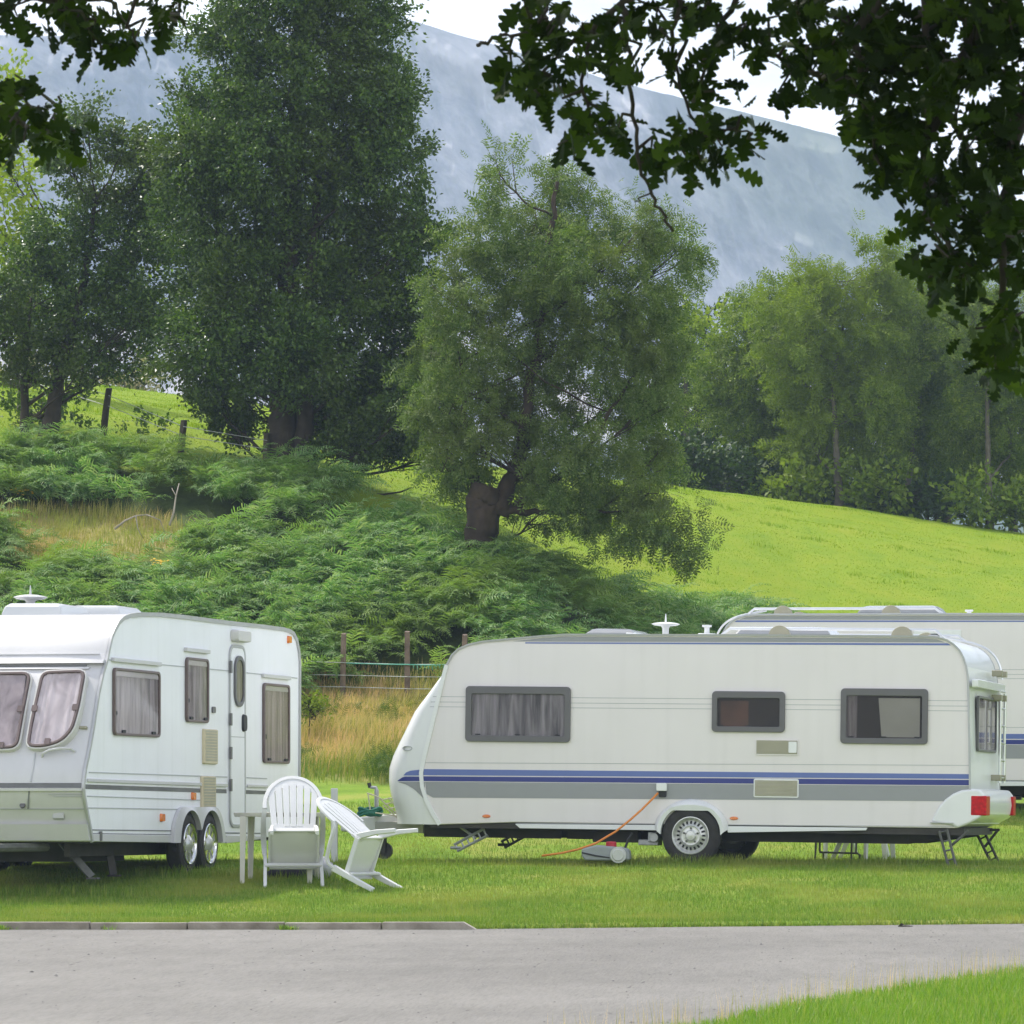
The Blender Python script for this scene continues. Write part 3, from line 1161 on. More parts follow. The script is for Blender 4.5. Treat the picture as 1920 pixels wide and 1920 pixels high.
def vent(x0, y0, x1, y1, frame, flap=False):
    (ua, va), (ub, vb) = S.un(x0, y1), S.un(x1, y0)
    v = MB().prism(rrect(ua, ub, va, vb, .02), .002, .010, S).build('vent', M_GRP if frame else M_SIDE, caravan, bevel=.003)
    m = MB()
    e = .016
    n = 12
    for k in range(n):
        h = (vb - va - 2 * e) / n
        z = va + e + k * h
        m.add([S.at(ua + e, z, .0115), S.at(ub - e, z, .0115), S.at(ub - e, z + h * .72, .019), S.at(ua + e, z + h * .72, .019),
               S.at(ub - e, z + h * .98, .0115), S.at(ua + e, z + h * .98, .0115)], [(0, 1, 2, 3), (3, 2, 4, 5)])
    m.build('grille', M_BEIGE, v, sharp=20)
    if flap:
        MB().prism(rrect(ub - .115, ub - .02, va + .03, vb - .03, .01), .019, .025, S).build('cover_plate', M_GRP, v, bevel=.003)


vent(1416, 1386, 1498, 1416, False, True)
vent(1413, 1461, 1498, 1495, True)
for x_, y_ in ((912, 1530.5), (1376, 1534.5)):
    a, b = S.un(x_, y_)
    poly = [(a + .05 * math.cos(t), b + .021 * math.sin(t)) for t in np.linspace(0, 2 * math.pi, 20)[:-1]]
    MB().prism(poly, .001, .022, S, .012).build('side_marker', M_AMBER, caravan)
# maker's badge outline on the nose and mains inlet
u, w_, v, off = nose_pt(764, 1403)
bd = MB()
el = [(u + .06 * math.cos(t), v + .028 * math.sin(t)) for t in np.linspace(0, 2 * math.pi, 24)[:-1]]
el2 = [(u + .05 * math.cos(t), v + .020 * math.sin(t)) for t in np.linspace(0, 2 * math.pi, 24)[:-1]]
bd.ring(el, el2, -w_ - .02, -w_ + .012, S)
bd.build('badge', M_LINE, caravan)
a, b = S.un(1241, 1475.5)
inlet = MB().prism(rrect(a - .055, a + .065, b - .045, b + .045, .012), .002, .05, S).build('mains_inlet', M_GRP, caravan, bevel=.006)
MB().prism(rrect(a - .03, a + .055, b - .115, b - .045, .012), .002, .03, S).build('socket', M_BLACK, inlet, bevel=.004)

# wheel arch: white moulded flare over the tyre
wc = S.un(1296.5, 1566.5)
arch_o, arch_i = [], []
for t in np.linspace(R(-2), R(182), 33):
    q = abs(math.cos(t))
    arch_o.append((wc[0] + .395 * math.cos(t) + .03 * math.copysign(q ** 4, math.cos(t)), wc[1] + .085 + .325 * max(math.sin(t), -.2)))
    arch_i.append((wc[0] + .345 * math.cos(t), wc[1] + .02 + .262 * min(1, 1.25 * max(math.sin(t), -.2))))
for PL in (S, B):
    k = len(arch_o)
    vs_ = []
    for poly, d in ((arch_o, .003), (arch_o, .012), ([(wc[0] + (p[0] - wc[0]) * .5 + (q[0] - wc[0]) * .5, (p[1] + q[1]) / 2) for p, q in zip(arch_o, arch_i)], .075), (arch_i, .068), (arch_i, -.0)):
        vs_ += [PL.at(a_, b_, d) for a_, b_ in poly]
    fs_ = [(r_ * k + i, r_ * k + i + 1, (r_ + 1) * k + i + 1, (r_ + 1) * k + i) for r_ in range(4) for i in range(k - 1)]
    MB().add(vs_, fs_).build('wheel_arch', M_GRP, caravan, sharp=50)
    # black disc on the solid body stands for the shaded wheel well
    well = [(wc[0] + .34 * math.cos(t), wc[1] + .0 + .285 * math.sin(t)) for t in np.linspace(R(-10), R(190), 30)]
    MB().prism(well, .002, .006, PL).build('wheel_well_shade', M_BLACK, caravan)


def wheel(PL, d0, hub=True):
    o = PL.at(wc[0], wc[1], d0)
    ax = PL.an
    rt = .335
    t = MB().lathe([(.205, -.19), (.27, -.2), (.315, -.19), (rt, -.16), (rt + .002, -.10), (rt, -.04), (.315, -.012), (.27, 0), (.225, -.004), (.208, -.018)], o, ax, 48)
    r_ = MB().lathe([(.212, -.19), (.205, -.16), (.20, -.02), (.214, -.006), (.214, 0), (.205, .002), (.192, -.012), (.182, -.035), (.17, -.045), (.125, -.022), (.112, -.012), (.105, -.02), (.07, -.024), (.06, -.018), (.05, -.006), (0, -.002)], o, ax, 48)
    w_ = r_.build('wheel', M_RIM, caravan, sharp=40)
    t.build('tyre', M_TYRE, w_, sharp=45)
    h_ = MB()
    aU = PL.ax
    aV = PL.ay
    for k in range(20):
        q = 2 * math.pi * k / 20
        c = o + (aU * math.cos(q) + aV * math.sin(q)) * .150 + ax * -.0295
        rad = aU * math.cos(q) + aV * math.sin(q)
        tan = -aU * math.sin(q) + aV * math.cos(q)
        h_.add([c + rad * a_ * .017 + tan * b_ * .011 + ax * (.003 - .010 * a_) for a_, b_ in ((-1, -1), (-1, 1), (1, 1), (1, -1))], [(0, 1, 2, 3)])
    for k in range(5):
        q = 2 * math.pi * k / 5 + .3
        c = o + (aU * math.cos(q) + aV * math.sin(q)) * .083
        MB().tube([c - ax * .02, c - ax * .006], .012, 8).build('wheel_nut', M_GALVD, w_)
    h_.build('slot', M_BLACK, w_)


wheel(S, .058)
wheel(B, .058)
# rear bumper moulding with lamps
bu, bo = [], []
side_poly = [(1746, 1541.5), (1752, 1528), (1760, 1513), (1772, 1499), (1787, 1488), (1803, 1481.5), (1822, 1479), (1838, 1480), (1846, 1490), (1848, 1510), (1845, 1527), (1838, 1534), (1815, 1546), (1796, 1553), (1785, 1548)]
sb = sp(side_poly)
MB().prism(sb, .03, -WID - .03, S).build('bumper', M_GRP, caravan, bevel=.03)
ue = sb[7][0]
plate('bumper_trim', [(1745, 1541.5), (1789, 1542.5), (1789, 1544), (1745, 1543)], M_TRIM, .045)
for w0, w1 in ((-.035, .20), (WID - .20, WID + .035)):
    m = MB()
    va, vb = S.un(1830, 1529)[1], S.un(1830, 1492)[1]
    ua = S.un(1821, 1510)[0]
    pl_top = [L(ua, w0, 0), ]
    q = [(ua, w0), (ue + .075, w0 - 0.0), (ue + .085, w0 + .05 if w0 < 1 else w0), (ue + .085, w1), (ua, w1)]
    if w0 > 1:
        q = [(ua, w1), (ue + .075, w1), (ue + .085, w1 - .05), (ue + .085, w0), (ua, w0)]
    n_ = len(q)
    vs_ = [L(a_, b_, va) for a_, b_ in q] + [L(a_, b_, vb) for a_, b_ in q]
    m.add(vs_, [tuple(range(n_)), tuple(range(n_, 2 * n_))] + [(i, (i + 1) % n_, (i + 1) % n_ + n_, i + n_) for i in range(n_)])
    m.build('tail_lamp', M_RED, caravan, bevel=.012)
# rear window, light strip, stripes on the rear wall
ur = so_[27][0] + .008
v0, v1 = S.un(1830, 1408)[1], S.un(1830, 1302)[1]
RP = Plane(L(ur, 0, 0), Wr, Vr, Ur)
o_ = rrect(.42, 1.86, v0, v1, .06)
i_ = rrect(.45, 1.83, v0 + .03, v1 - .03, .045)
win = MB().ring(o_, i_, 0, .03, RP).build('rear_window', M_WFRAME, caravan, bevel=.006)
MB().prism(i_, .012, .018, RP).build('pane', M_PANEC, win)
vs_, fs_ = [], []
for k in range(81):
    q = k / 80
    d = .005 + .004 * math.sin(q * 90)
    vs_ += [RP.at(.45 + 1.38 * q, v0 + .03, d), RP.at(.45 + 1.38 * q, v1 - .03, d)]
MB().add(vs_, [(2 * k, 2 * k + 2, 2 * k + 3, 2 * k + 1) for k in range(80)]).build('curtain', M_LACED, win)
vv_ = S.un(1818, 1276)[1]
MB().prism(rrect(.04, WID - .04, vv_ - .075, vv_ + .02, .02), 0, .07, RP, .02).build('light_strip', M_GRP, caravan, bevel=.01)
for y0, y1, m_, n_ in ((1452, 1460.5, M_LBLUE, 'light_blue_stripe'), (1462.3, 1472.5, M_DBLUE, 'dark_blue_stripe')):
    a_, b_ = S.un(1818, y1)[1], S.un(1818, y0)[1]
    MB().prism([(.02, a_), (WID - .02, a_), (WID - .02, b_), (.02, b_)], 0, .003, RP).build(n_, m_, caravan)
# ladder on the rear wall
lad = MB()
vt, vb_ = S.un(1820, 1250)[1], S.un(1820, 1466)[1]
for w_ in (1.62, 1.98):
    lad.tube([RP.at(w_, vb_, .10), RP.at(w_, vt - .25, .10)], .017)
for k in range(6):
    z = vb_ + .06 + k * .2
    lad.tube([RP.at(1.62, z, .10), RP.at(1.98, z, .10)], .013)
ladder = lad.build('ladder', M_ALU, caravan)
for z in (S.un(1818, 1254)[1], S.un(1818, 1301)[1], S.un(1818, 1456)[1]):
    for w_ in (1.62, 1.98):
        MB().prism(rrect(w_ - .04, w_ + .04, z - .035, z + .035, .01), .0, .12, RP).build('bracket', M_KHAKI, ladder, bevel=.004)
# handrail curving from the roof down the rear
cur = [(1745, 1180), (1775, 1186), (1800, 1191), (1825, 1200), (1843, 1216), (1853, 1236), (1857, 1262)]
for w_ in (1.98,):
    pts = []
    for x_, y_ in cur:
        u, v = S.un(x_, y_)
        pts.append(L(u - .15, w_, v - .015))
    tq = np.linspace(0, len(pts) - 1, 25)
    pts = list(np.stack([np.interp(tq, np.arange(len(pts)), np.array(pts)[:, c_]) for c_ in range(3)], 1))
    for _ in range(3):
        pts = [pts[0]] + [(pts[i - 1] + 2 * pts[i] + pts[i + 1]) / 4 for i in range(1, len(pts) - 1)] + [pts[-1]]
    MB().tube(pts, .014).build('grab_rail', M_ALU, caravan)

# roof furniture
v_r = S.un(1400, 1191)[1]
for w_ in (.28, 2.0):
    r0, r1 = S.un(1360, 1181), S.un(1746, 1181.5)
    rail = MB().tube([L(r0[0] - .10, w_, v_r + .01), L(r0[0], w_, v_r + .085), L(r1[0], w_, v_r + .085), L(r1[0] + .08, w_, v_r + .02)], .017).build('roof_rail', M_ALU, caravan)
    for x_ in (1453, 1684):
        u = S.un(x_, 1185)[0]
        MB().prism([(u + .125 * math.cos(t), v_r + .125 * math.sin(t)) for t in np.linspace(R(0), R(180), 16)], -w_ - .03, -w_ + .03, S).build('rail_mount', M_KHAKI, rail, bevel=.008)


def hatch(x0, x1, h, wa, wb, material, nm='roof_light'):
    u0, u1 = S.un(x0, 1190)[0], S.un(x1, 1190)[0]
    m = MB()
    vs_ = []
    for (e, z) in ((0, -.01), (.0, h * .35), (.06, h * .85), (.14, h)):
        vs_ += [L(u0 + e, wa + e, v_r + z), L(u1 - e, wa + e, v_r + z), L(u1 - e, wb - e, v_r + z), L(u0 + e, wb - e, v_r + z)]
    fs_ = [(4 * r_ + i, 4 * r_ + (i + 1) % 4, 4 * r_ + 4 + (i + 1) % 4, 4 * r_ + 4 + i) for r_ in range(3) for i in range(4)]
    fs_.append((12, 13, 14, 15))
    return m.add(vs_, fs_).build(nm, material, caravan, bevel=.012, sharp=30)


h1 = hatch(1075, 1168, .095, .6, 1.5, M_DARKLENS)
MB().prism([S.un(1150, 1192), S.un(1178, 1192), S.un(1176, 1186.5), S.un(1166, 1183), S.un(1152, 1182)], -.58, -1.52, S).build('hatch_rim', M_GRP, h1, bevel=.01)
hatch(1348, 1530, .14, .9, 1.7, M_DARKLENS)
hatch(1722, 1748, .06, .5, .9, M_DARKLENS)
u, v = S.un(1232, 1167)
ant = MB().lathe([(0, .022), (.06, .021), (.13, .012), (.165, 0), (.13, -.016), (.05, -.026), (.038, -.05), (.036, -.16)], L(u, .45, v), Vr, 36)
ant.lathe([(.012, .015), (.010, .06), (.004, .115), (0, .12)], L(u, .45, v), Vr, 12)
ant.build('aerial', M_GRP, caravan, sharp=40)
u, v = S.un(1308, 1187)
MB().lathe([(.11, -.02), (.10, .015), (.03, .02), (.03, .085), (.055, .09), (.055, .112), (0, .114)], L(u, .5, v), Vr, 20).build('flue', M_GRP, caravan)

# under the floor
fl = S.un(900, 1548)[1]
ch = MB()
u_f, u_b = S.un(775, 1550)[0], S.un(1790, 1550)[0]
uh = S.un(1040, 1556)[0]
for w_ in (.45, 1.78):
    for a_, b_ in ((u_f, uh - .04), (uh + .035, u_b - .6)):
        ch.box(a_, b_, w_, w_ + .05, fl - .14, fl + .02)
    ch.box(uh - .05, uh + .04, w_, w_ + .05, fl - .015, fl + .02)
    ch.add([(a_, b_, c_) for b_ in (w_, w_ + .05) for a_, c_ in ((u_b - .6, fl - .14), (u_b - .6, fl + .02), (u_b, fl + .02), (u_b, fl - .05))],
           [(0, 1, 2, 3), (7, 6, 5, 4), (0, 3, 7, 4), (1, 2, 6, 5), (2, 3, 7, 6), (0, 1, 5, 4)])
ch.box(S.un(965, 1550)[0], S.un(1190, 1550)[0], .25, 1.9, fl - .05, fl + .0)
ch.box(S.un(1100, 1550)[0], S.un(1185, 1550)[0], .3, 1.0, fl - .17, fl - .05)
ch.box(wc[0] - .05, wc[0] + .05, .1, WID - .1, wc[1] - .06, wc[1] + .06)
ch.v = [tuple(L(*p)) for p in ch.v]
ch.build('chassis', M_CHASSIS, caravan, bevel=.004)
fpl = MB()
fpl.v = [tuple(L(a_, b_, c_)) for a_ in (u_f + .2, u_b + .1) for b_ in (.03, WID - .03) for c_ in (fl - .03, fl + .05)]
fpl.f = [(0, 1, 3, 2), (4, 6, 7, 5), (0, 4, 5, 1), (2, 3, 7, 6), (0, 2, 6, 4), (1, 5, 7, 3)]
fpl.build('floor', M_CHASSIS, caravan)
# motor mover beside the wheel
mm = MB()
ua, va = S.un(1192, 1588)
ub, vb = S.un(1238, 1562)
for q in (('box', ua, ub - .05, .12, .34, va + .02, va + .085), ('box', ua + .12, ub - .06, .08, .4, va + .06, vb + .01)):
    mm.box(*q[1:])
mm.v = [tuple(L(*p)) for p in mm.v]
mm.tube([L(ub - .09, .06, va + .11), L(ub - .09, .34, va + .11)], .055, 16)
mm.build('motor_mover', M_GALV, caravan, bevel=.008)


def scissor(xa, ya, xb, yb, w_, braces, material):
    """corner steady: ladder-like leg of two rails with rungs, and a strut"""
    (u0, v0_), (u1, v1_) = S.un(xa, ya), S.un(xb, yb)
    m = MB()
    d = np.array([u1 - u0, v1_ - v0_])
    d /= np.linalg.norm(d)
    nn = np.array([-d[1], d[0]])
    for sg in (-1, 1):
        m.tube([L(u0 + nn[0] * .045 * sg, w_, v0_ + nn[1] * .045 * sg), L(u1 + nn[0] * .04 * sg, w_, v1_ + nn[1] * .04 * sg)], .017, 6)
    for k in range(6):
        q = (k + .2) / 5.4
        c = np.array([u0, v0_]) * (1 - q) + np.array([u1, v1_]) * q
        m.tube([L(c[0] - nn[0] * .035, w_, c[1] - nn[1] * .035), L(c[0] + nn[0] * .035, w_, c[1] + nn[1] * .035)], .011, 6)
    for x0, y0, x1, y1 in braces:
        p, q = S.un(x0, y0), S.un(x1, y1)
        m.tube([L(p[0], w_ + .03, p[1]), L(q[0], w_ + .03, q[1])], .017, 6)
    e_ = np.array([u1, v1_])
    m.v += []
    m.tube([L(e_[0] - .06, w_, e_[1]), L(e_[0] + .06, w_, e_[1])], .02, 6)
    m.build('corner_steady', material, caravan)


scissor(1768, 1556, 1792, 1650, .0, [(1815, 1558, 1780, 1588)], M_GALVD)
scissor(1786, 1556, 1822, 1630, 2.0, [(1822, 1558, 1797, 1590), (1780, 1557, 1826, 1557)], M_CHASSIS)
scissor(905, 1560, 848, 1590, .15, [(852, 1548, 885, 1572)], M_GALV)
scissor(905, 1560, 860, 1586, 2.0, [(852, 1548, 885, 1572)], M_GALVD)

# drawbar, hitch cover and winding handle
dbm = MB()
(ua, va), (ub, vb) = S.un(600, 1560), S.un(772, 1541)
for sg in (-1, 1):
    w0_, w1_ = WID / 2 + sg * .06, WID / 2 + sg * .62
    c0 = [L(ua, w0_ - .03, va), L(ua, w0_ + .03, va), L(ua, w0_ + .03, vb - .01), L(ua, w0_ - .03, vb - .01)]
    c1 = [L(ub, w1_ - .03, va - .0), L(ub, w1_ + .03, va), L(ub, w1_ + .03, vb), L(ub, w1_ - .03, vb)]
    dbm.add(c0 + c1, [(0, 1, 2, 3), (4, 5, 6, 7), (0, 1, 5, 4), (1, 2, 6, 5), (2, 3, 7, 6), (3, 0, 4, 7)])
dbm.build('drawbar', mat('drawbar_grey', (.50, .49, .46), .5, var=.08), caravan, bevel=.008)
cp = [(598, 1560), (598, 1548), (616, 1535), (660, 1528), (690, 1526), (711, 1527), (722, 1541), (722, 1548), (718, 1560)]
MB().prism(sp(cp), -WID / 2 + .3, -WID / 2 - .3, S).build('hitch_cover', M_GRP, caravan, bevel=.03)
hm = MB()
p = [S.un(*q) for q in ((668, 1532), (668.5, 1481), (667, 1476), (656, 1475))]
hm.tube([L(a_, WID / 2 - .32, b_) for a_, b_ in p], [.026, .026, .02, .018], 10)
hand = hm.build('jockey_wheel_handle', M_GALV, caravan)
q0, q1 = S.un(656, 1476), S.un(654, 1467)
MB().tube([L(q0[0], WID / 2 - .32, q0[1]), L(q1[0], WID / 2 - .32, q1[1])], .022, 10).build('knob', M_BLACK, hand)
q0, q1 = S.un(669, 1556), S.un(668, 1600)
jm = MB().tube([L(q0[0], WID / 2, q0[1]), L(q1[0], WID / 2, q1[1])], .03, 10)
jm.lathe([(.1, -.03), (.1, .03), (.04, .035), (0, .035)], L(q1[0], WID / 2, q1[1] + .02), Wr, 20)
jm.build('jockey_wheel', M_GALVD, caravan)

# ================================================================== caravan behind: the same model turned round
Mfar = None
th2 = R(5.5)
Uf = np.array([-math.cos(th2), math.sin(th2), 0])
Wf = np.array([-math.sin(th2), -math.cos(th2), 0])
Vf = np.array([0, 0, 1.])
tgt = P(1347, 1530, 57.6)
tgt[2] = .56 + .02
loc_rear = np.array([so_[26][0], WID, 0])
Of = tgt - (Uf * loc_rear[0] + Wf * loc_rear[1])
far = copy_tree(caravan)
far.matrix_basis = Matrix(((Uf[0], Wf[0], Vf[0], Of[0]), (Uf[1], Wf[1], Vf[1], Of[1]), (Uf[2], Wf[2], Vf[2], Of[2]), (0, 0, 0, 1)))
for ch in list(far.children):            # no aerial on this one
    if ch.name.split('.')[0] == 'aerial':
        bpy.data.objects.remove(ch)
far['label'] = 'white caravan mostly hidden behind the blue striped caravan, only roof and right end showing'

# ================================================================== older white caravan with twin axle at the left
O2 = P(172, 1578, 46.0)
e2 = P(560, 1550, 53.0)
U2 = np.array([e2[0] - O2[0], e2[1] - O2[1], 0])
U2 /= np.linalg.norm(U2)
W2 = np.array([-U2[1], U2[0], 0])
V2 = np.array([0, 0, 1.])
WID2 = 2.25
M2 = Matrix(((U2[0], W2[0], 0, O2[0]), (U2[1], W2[1], 0, O2[1]), (0, 0, 1, O2[2]), (0, 0, 0, 1)))
van = thing('caravan', 'older white twin-axle caravan with lace curtains, cut off by the left edge', 'caravan', M2, 'caravans on the pitch')
T = Plane(O2, U2, V2, -W2)
TB = Plane(O2 + W2 * WID2, U2, V2, W2)


def L2(u, w_, v):
    return O2 + U2 * u + W2 * w_ + V2 * v


def s2(pts):
    return [T.un(*p) for p in pts]


M_ALUW = mat('aluminium_white', (.88, .88, .92), .38, streak=.10, var=.03, scale=1.2, bump=.08, bscale=3)
M_GRP2 = mat('old_white_moulding', (.58, .57, .58), .42, streak=.08, var=.03, scale=2, coat=.2)
M_DSTR = mat('dark_grey_stripe', (.14, .14, .145), .5, var=.25, scale=3)
M_FRAMEB = mat('brown_window_edge', (.14, .10, .095), .45, var=.1)
M_BEZ = mat('cream_bezel', (.60, .585, .56), .5, var=.04)
M_SEAM2 = mat('dark_seam', (.20, .205, .21), .6, var=.1)

front = [(172, 1578), (168, 1552), (160, 1512), (157, 1495), (155.5, 1480), (156, 1467), (159, 1442), (165, 1414), (174, 1365), (184, 1299), (192, 1262), (200, 1236), (203, 1219), (208, 1196), (214, 1181), (222, 1167), (231, 1158.5), (244, 1154), (262, 1152)]
roofl = [(300, 1152.5), (344, 1157), (390, 1163), (437, 1169), (490, 1174.5), (531, 1180), (541, 1183), (549, 1188), (555, 1200), (559, 1220), (561, 1242), (560.5, 1350), (560, 1455), (558.5, 1552), (500, 1571), (422, 1581), (410, 1581)]
pf, pr = s2(front), s2(roofl)
poly2 = pf + pr
MB().prism(poly2, 0, -WID2, T).build('body', M_ALUW, van, bevel=.012, sharp=30)
# moulded front shell, across the whole width, gently bowed in plan
vs_, fs_ = [], []
NW = 24
for a, b in pf:
    for k in range(NW + 1):
        q = k / NW
        bow = 0.085 * (1 - (2 * q - 1) ** 4) * min(1, max(0, (2.2 - b)) / .6)
        vs_.append(L2(a - .012 - bow, .015 + (WID2 - .03) * q, b + .004))
for i in range(len(pf) - 1):
    for k in range(NW):
        fs_.append((i * (NW + 1) + k, i * (NW + 1) + k + 1, (i + 1) * (NW + 1) + k + 1, (i + 1) * (NW + 1) + k))
BOWF = lambda w_, b: 0.085 * (1 - (2 * w_ / WID2 - 1) ** 4) * min(1, max(0, (2.2 - b)) / .6)
MB().add(vs_, fs_).build('front_panel', M_GRP2, van, sharp=50)
# roof skin
vs_ = []
rr = pf[-1:] + pr[:9]
for a, b in rr:
    vs_ += [L2(a, .02, b + .005), L2(a, WID2 - .02, b + .005)]
MB().add(vs_, [(2 * i, 2 * i + 1, 2 * i + 3, 2 * i + 2) for i in range(len(rr) - 1)]).build('roof', M_ROOF, van, sharp=50)
for PL in (T, TB):
    pts = [PL.at(a, b, .006) for a, b in poly2[:-4]]
    MB().band(pts, PL.an, .028, .045).build('edge_moulding', M_TRIM, van, sharp=60)
    pts = [PL.at(a + .045 * (i < 17), b - (.045 if i > 10 else 0), .008) for i, (a, b) in enumerate(poly2[:-4])]


def plate2(name, pxpoly, material, d=.003, d0=.001, bev=0, PLs=(T,), parent=None):
    poly = s2(pxpoly)
    r_ = None
    for PL in PLs:
        r_ = MB().prism(poly, d0, d, PL).build(name, material, parent or van, bevel=bev)
    return r_


def z1(pts):          # helper for points measured on the enlarged left crop
    return [(x * .3125, 1080 + y * .3125) for x, y in pts]


SEAMS = [[(650, 500), (1370, 566)], [(1478, 578), (1782, 610)], [(532, 1175), (1362, 1203)], [(1478, 1207), (1600, 1213)], [(522, 1318), (1200, 1342)], [(520, 1388), (1110, 1398)]]
for (a, b) in SEAMS:
    plate2('seam_line', z1([a, b, (b[0], b[1] + 6), (a[0], a[1] + 6)]), M_LINE, .006)
plate2('dark_stripe', z1([(512, 1250), (1358, 1280), (1358, 1304), (512, 1278)]), M_DSTR)
plate2('dark_stripe', z1([(1472, 1284), (1620, 1290), (1620, 1311), (1472, 1307)]), M_DSTR)
plate2('rubbing_strip', z1([(520, 1215), (1358, 1246), (1358, 1266), (520, 1236)]), M_GRP2, .02, bev=.006)
plate2('rubbing_strip', z1([(1478, 1250), (1600, 1255), (1600, 1272), (1478, 1268)]), M_GRP2, .02, bev=.006)
plate2('sill', z1([(545, 1548), (1090, 1556), (1090, 1601), (545, 1592)]), M_GRP2, .015, bev=.005)
plate2('sill_line', z1([(540, 1520), (1090, 1526), (1090, 1533), (540, 1527)]), M_SEAM2, .005)
plate2('sill_line', z1([(545, 1542), (1090, 1550), (1090, 1555), (545, 1547)]), M_SEAM2, .005)
plate2('rear_sill', z1([(1352, 1556), (1590, 1562), (1590, 1576), (1352, 1604)]), M_GRP2, .015, bev=.005)
plate2('sill_line', z1([(1352, 1538), (1590, 1541), (1590, 1547), (1352, 1546)]), M_SEAM2, .005)


def win2(quad, curt, nm='window', rail=True):
    q = s2(z1(quad))
    (ua, va), (ub, vb) = (min(p[0] for p in q), min(p[1] for p in q)), (max(p[0] for p in q), max(p[1] for p in q))
    o_ = rrect(ua, ub, va, vb, .06)
    i_ = rrect(ua + .035, ub - .035, va + .03, vb - .03, .045)
    w_ = MB().ring(o_, i_, .001, .035, T).build(nm, M_FRAMEB, van, bevel=.008)
    MB().prism(rrect(ua + .03, ub - .03, va + .025, vb - .025, .05), .018, .024, T).build('pane', M_PANEC, w_)
    n = 60
    vs_ = []
    H_ = vb - va
    for k in range(n + 1):
        f_ = k / n
        a_ = ua + .02 + (ub - ua - .04) * f_
        d = .010 + .0045 * math.sin(f_ * 40 + 2 * math.sin(f_ * 9))
        vs_ += [T.at(a_, va + .02, d), T.at(a_, vb - .02, d * .6 + .003)]
    MB().add(vs_, [(2 * k, 2 * k + 2, 2 * k + 3, 2 * k + 1) for k in range(n)]).build('curtain', curt, w_)
    if rail:
        MB().prism(rrect(ua - .03, ub + .02, vb + .06, vb + .105, .01), .001, .04, T).build('awning_rail', M_GRP2, w_, bevel=.006)
        MB().prism(rrect(ua + .03, ub - .03, vb - .085, vb - .02, .008), .012, .0175, T).build('blind', M_GRP2, w_)
    for f_ in (.2, .85):
        a_ = ua + (ub - ua) * f_
        MB().prism(rrect(a_ - .05, a_ + .05, va + .03, va + .06, .01), .024, .035, T).build('catch', M_BLACK, w_)
    MB().prism(rrect(ua + .03, ua + .07, va + H_ * .3, va + H_ * .36, .01), .024, .035, T).build('catch', M_BLACK, w_)
    return w_


win2([(672, 955), (948, 955), (948, 575), (690, 560)], M_LACED)
win2([(1108, 875), (1240, 875), (1240, 500), (1112, 490)], M_LACED)
win2([(1572, 1122), (1726, 1122), (1726, 655), (1576, 645)], M_LACE)
# door
dq = s2(z1([(1372, 1508), (1466, 1508), (1466, 415), (1372, 415)]))
ua, ub, va, vb = dq[0][0], dq[1][0], (dq[0][1] + dq[1][1]) / 2, (dq[2][1] + dq[3][1]) / 2
door = MB().prism(rrect(ua + .03, ub - .03, va + .03, vb - .03, .10), .001, .014, T).build('door', M_ALUW, van, bevel=.006)
MB().ring(rrect(ua, ub, va, vb, .13), rrect(ua + .035, ub - .035, va + .035, vb - .035, .10), .001, .02, T).build('door_frame', M_TRIM, door, bevel=.004)
wq = s2(z1([(1394, 783), (1452, 783), (1452, 482), (1394, 482)]))
wa, wb, wv, wt = wq[0][0], wq[1][0], wq[0][1], wq[2][1]
r_ = (wb - wa) * .45
dwin = MB().ring(rrect(wa, wb, wv, wt, r_), rrect(wa + .05, wb - .05, wv + .05, wt - .05, r_ - .05), .014, .04, T).build('door_window', M_WFRAME, door, bevel=.006)
MB().prism(rrect(wa + .045, wb - .045, wv + .045, wt - .045, r_ - .05), .026, .03, T).build('pane', M_PANEC, dwin)
MB().prism(rrect(wa + .045, wb - .045, wv + .045, wt - .045, r_ - .05), .015, .02, T).build('curtain', M_LACED, dwin)
a, b = T.un(1454 * .3125, 1080 + 882 * .3125)
MB().prism(rrect(a - .07, a + .07, b - .10, b + .10, .05), .012, .04, T, .01).build('handle', M_BLACK, door)
plate2('door_split', z1([(1378, 962), (1464, 966), (1464, 970), (1378, 966)]), M_LINE, .017, .012, parent=door)
for y in (545, 860, 1062, 1255):
    a, b = T.un(1375 * .3125, 1080 + y * .3125)
    MB().prism(rrect(a - .03, a + .03, b - .07, b + .07, .01), .012, .03, T).build('hinge', M_WFRAME, door)
for (cx_, cy_) in ((1253, 1020), (1242, 1302)):
    a, b = T.un(cx_ * .3125, 1080 + cy_ * .3125)
    v_ = MB().prism(rrect(a - .24, a + .24, b - .205, b + .19, .02), .001, .03, T, .01).build('vent', M_CREAM, van, bevel=.005)
    m = MB()
    for k in range(11):
        z = b - .17 + k * .032
        m.add([T.at(a - .2, z, .031), T.at(a + .2, z, .031), T.at(a + .2, z + .022, .037), T.at(a - .2, z + .022, .037)], [(0, 1, 2, 3)])
    m.build('grille', M_BEIGE, v_)
a, b = T.un(1428 * .3125, 1080 + 362 * .3125)
MB().prism(rrect(a - .27, a + .25, b - .07, b + .07, .04), .001, .09, T, .03).build('awning_lamp', M_BEZ, van, bevel=.01)
for x_, y_, m_ in ((1155, 1322, M_AMBER), (968, 1450, M_AMBER), (1730, 382, M_AMBER)):
    a, b = T.un(x_ * .3125, 1080 + y_ * .3125)
    MB().prism(rrect(a - .055, a + .055, b - .045, b + .045, .02), .001, .03, T, .008).build('side_marker', m_, van)
a, b = T.un(1277 * .3125, 1080 + 803 * .3125)
MB().prism(rrect(a - .05, a + .05, b - .035, b + .035, .02), .001, .02, T).build('lock', M_WFRAME, van)
a, b = T.un(598 * .3125, 1080 + 1560 * .3125)
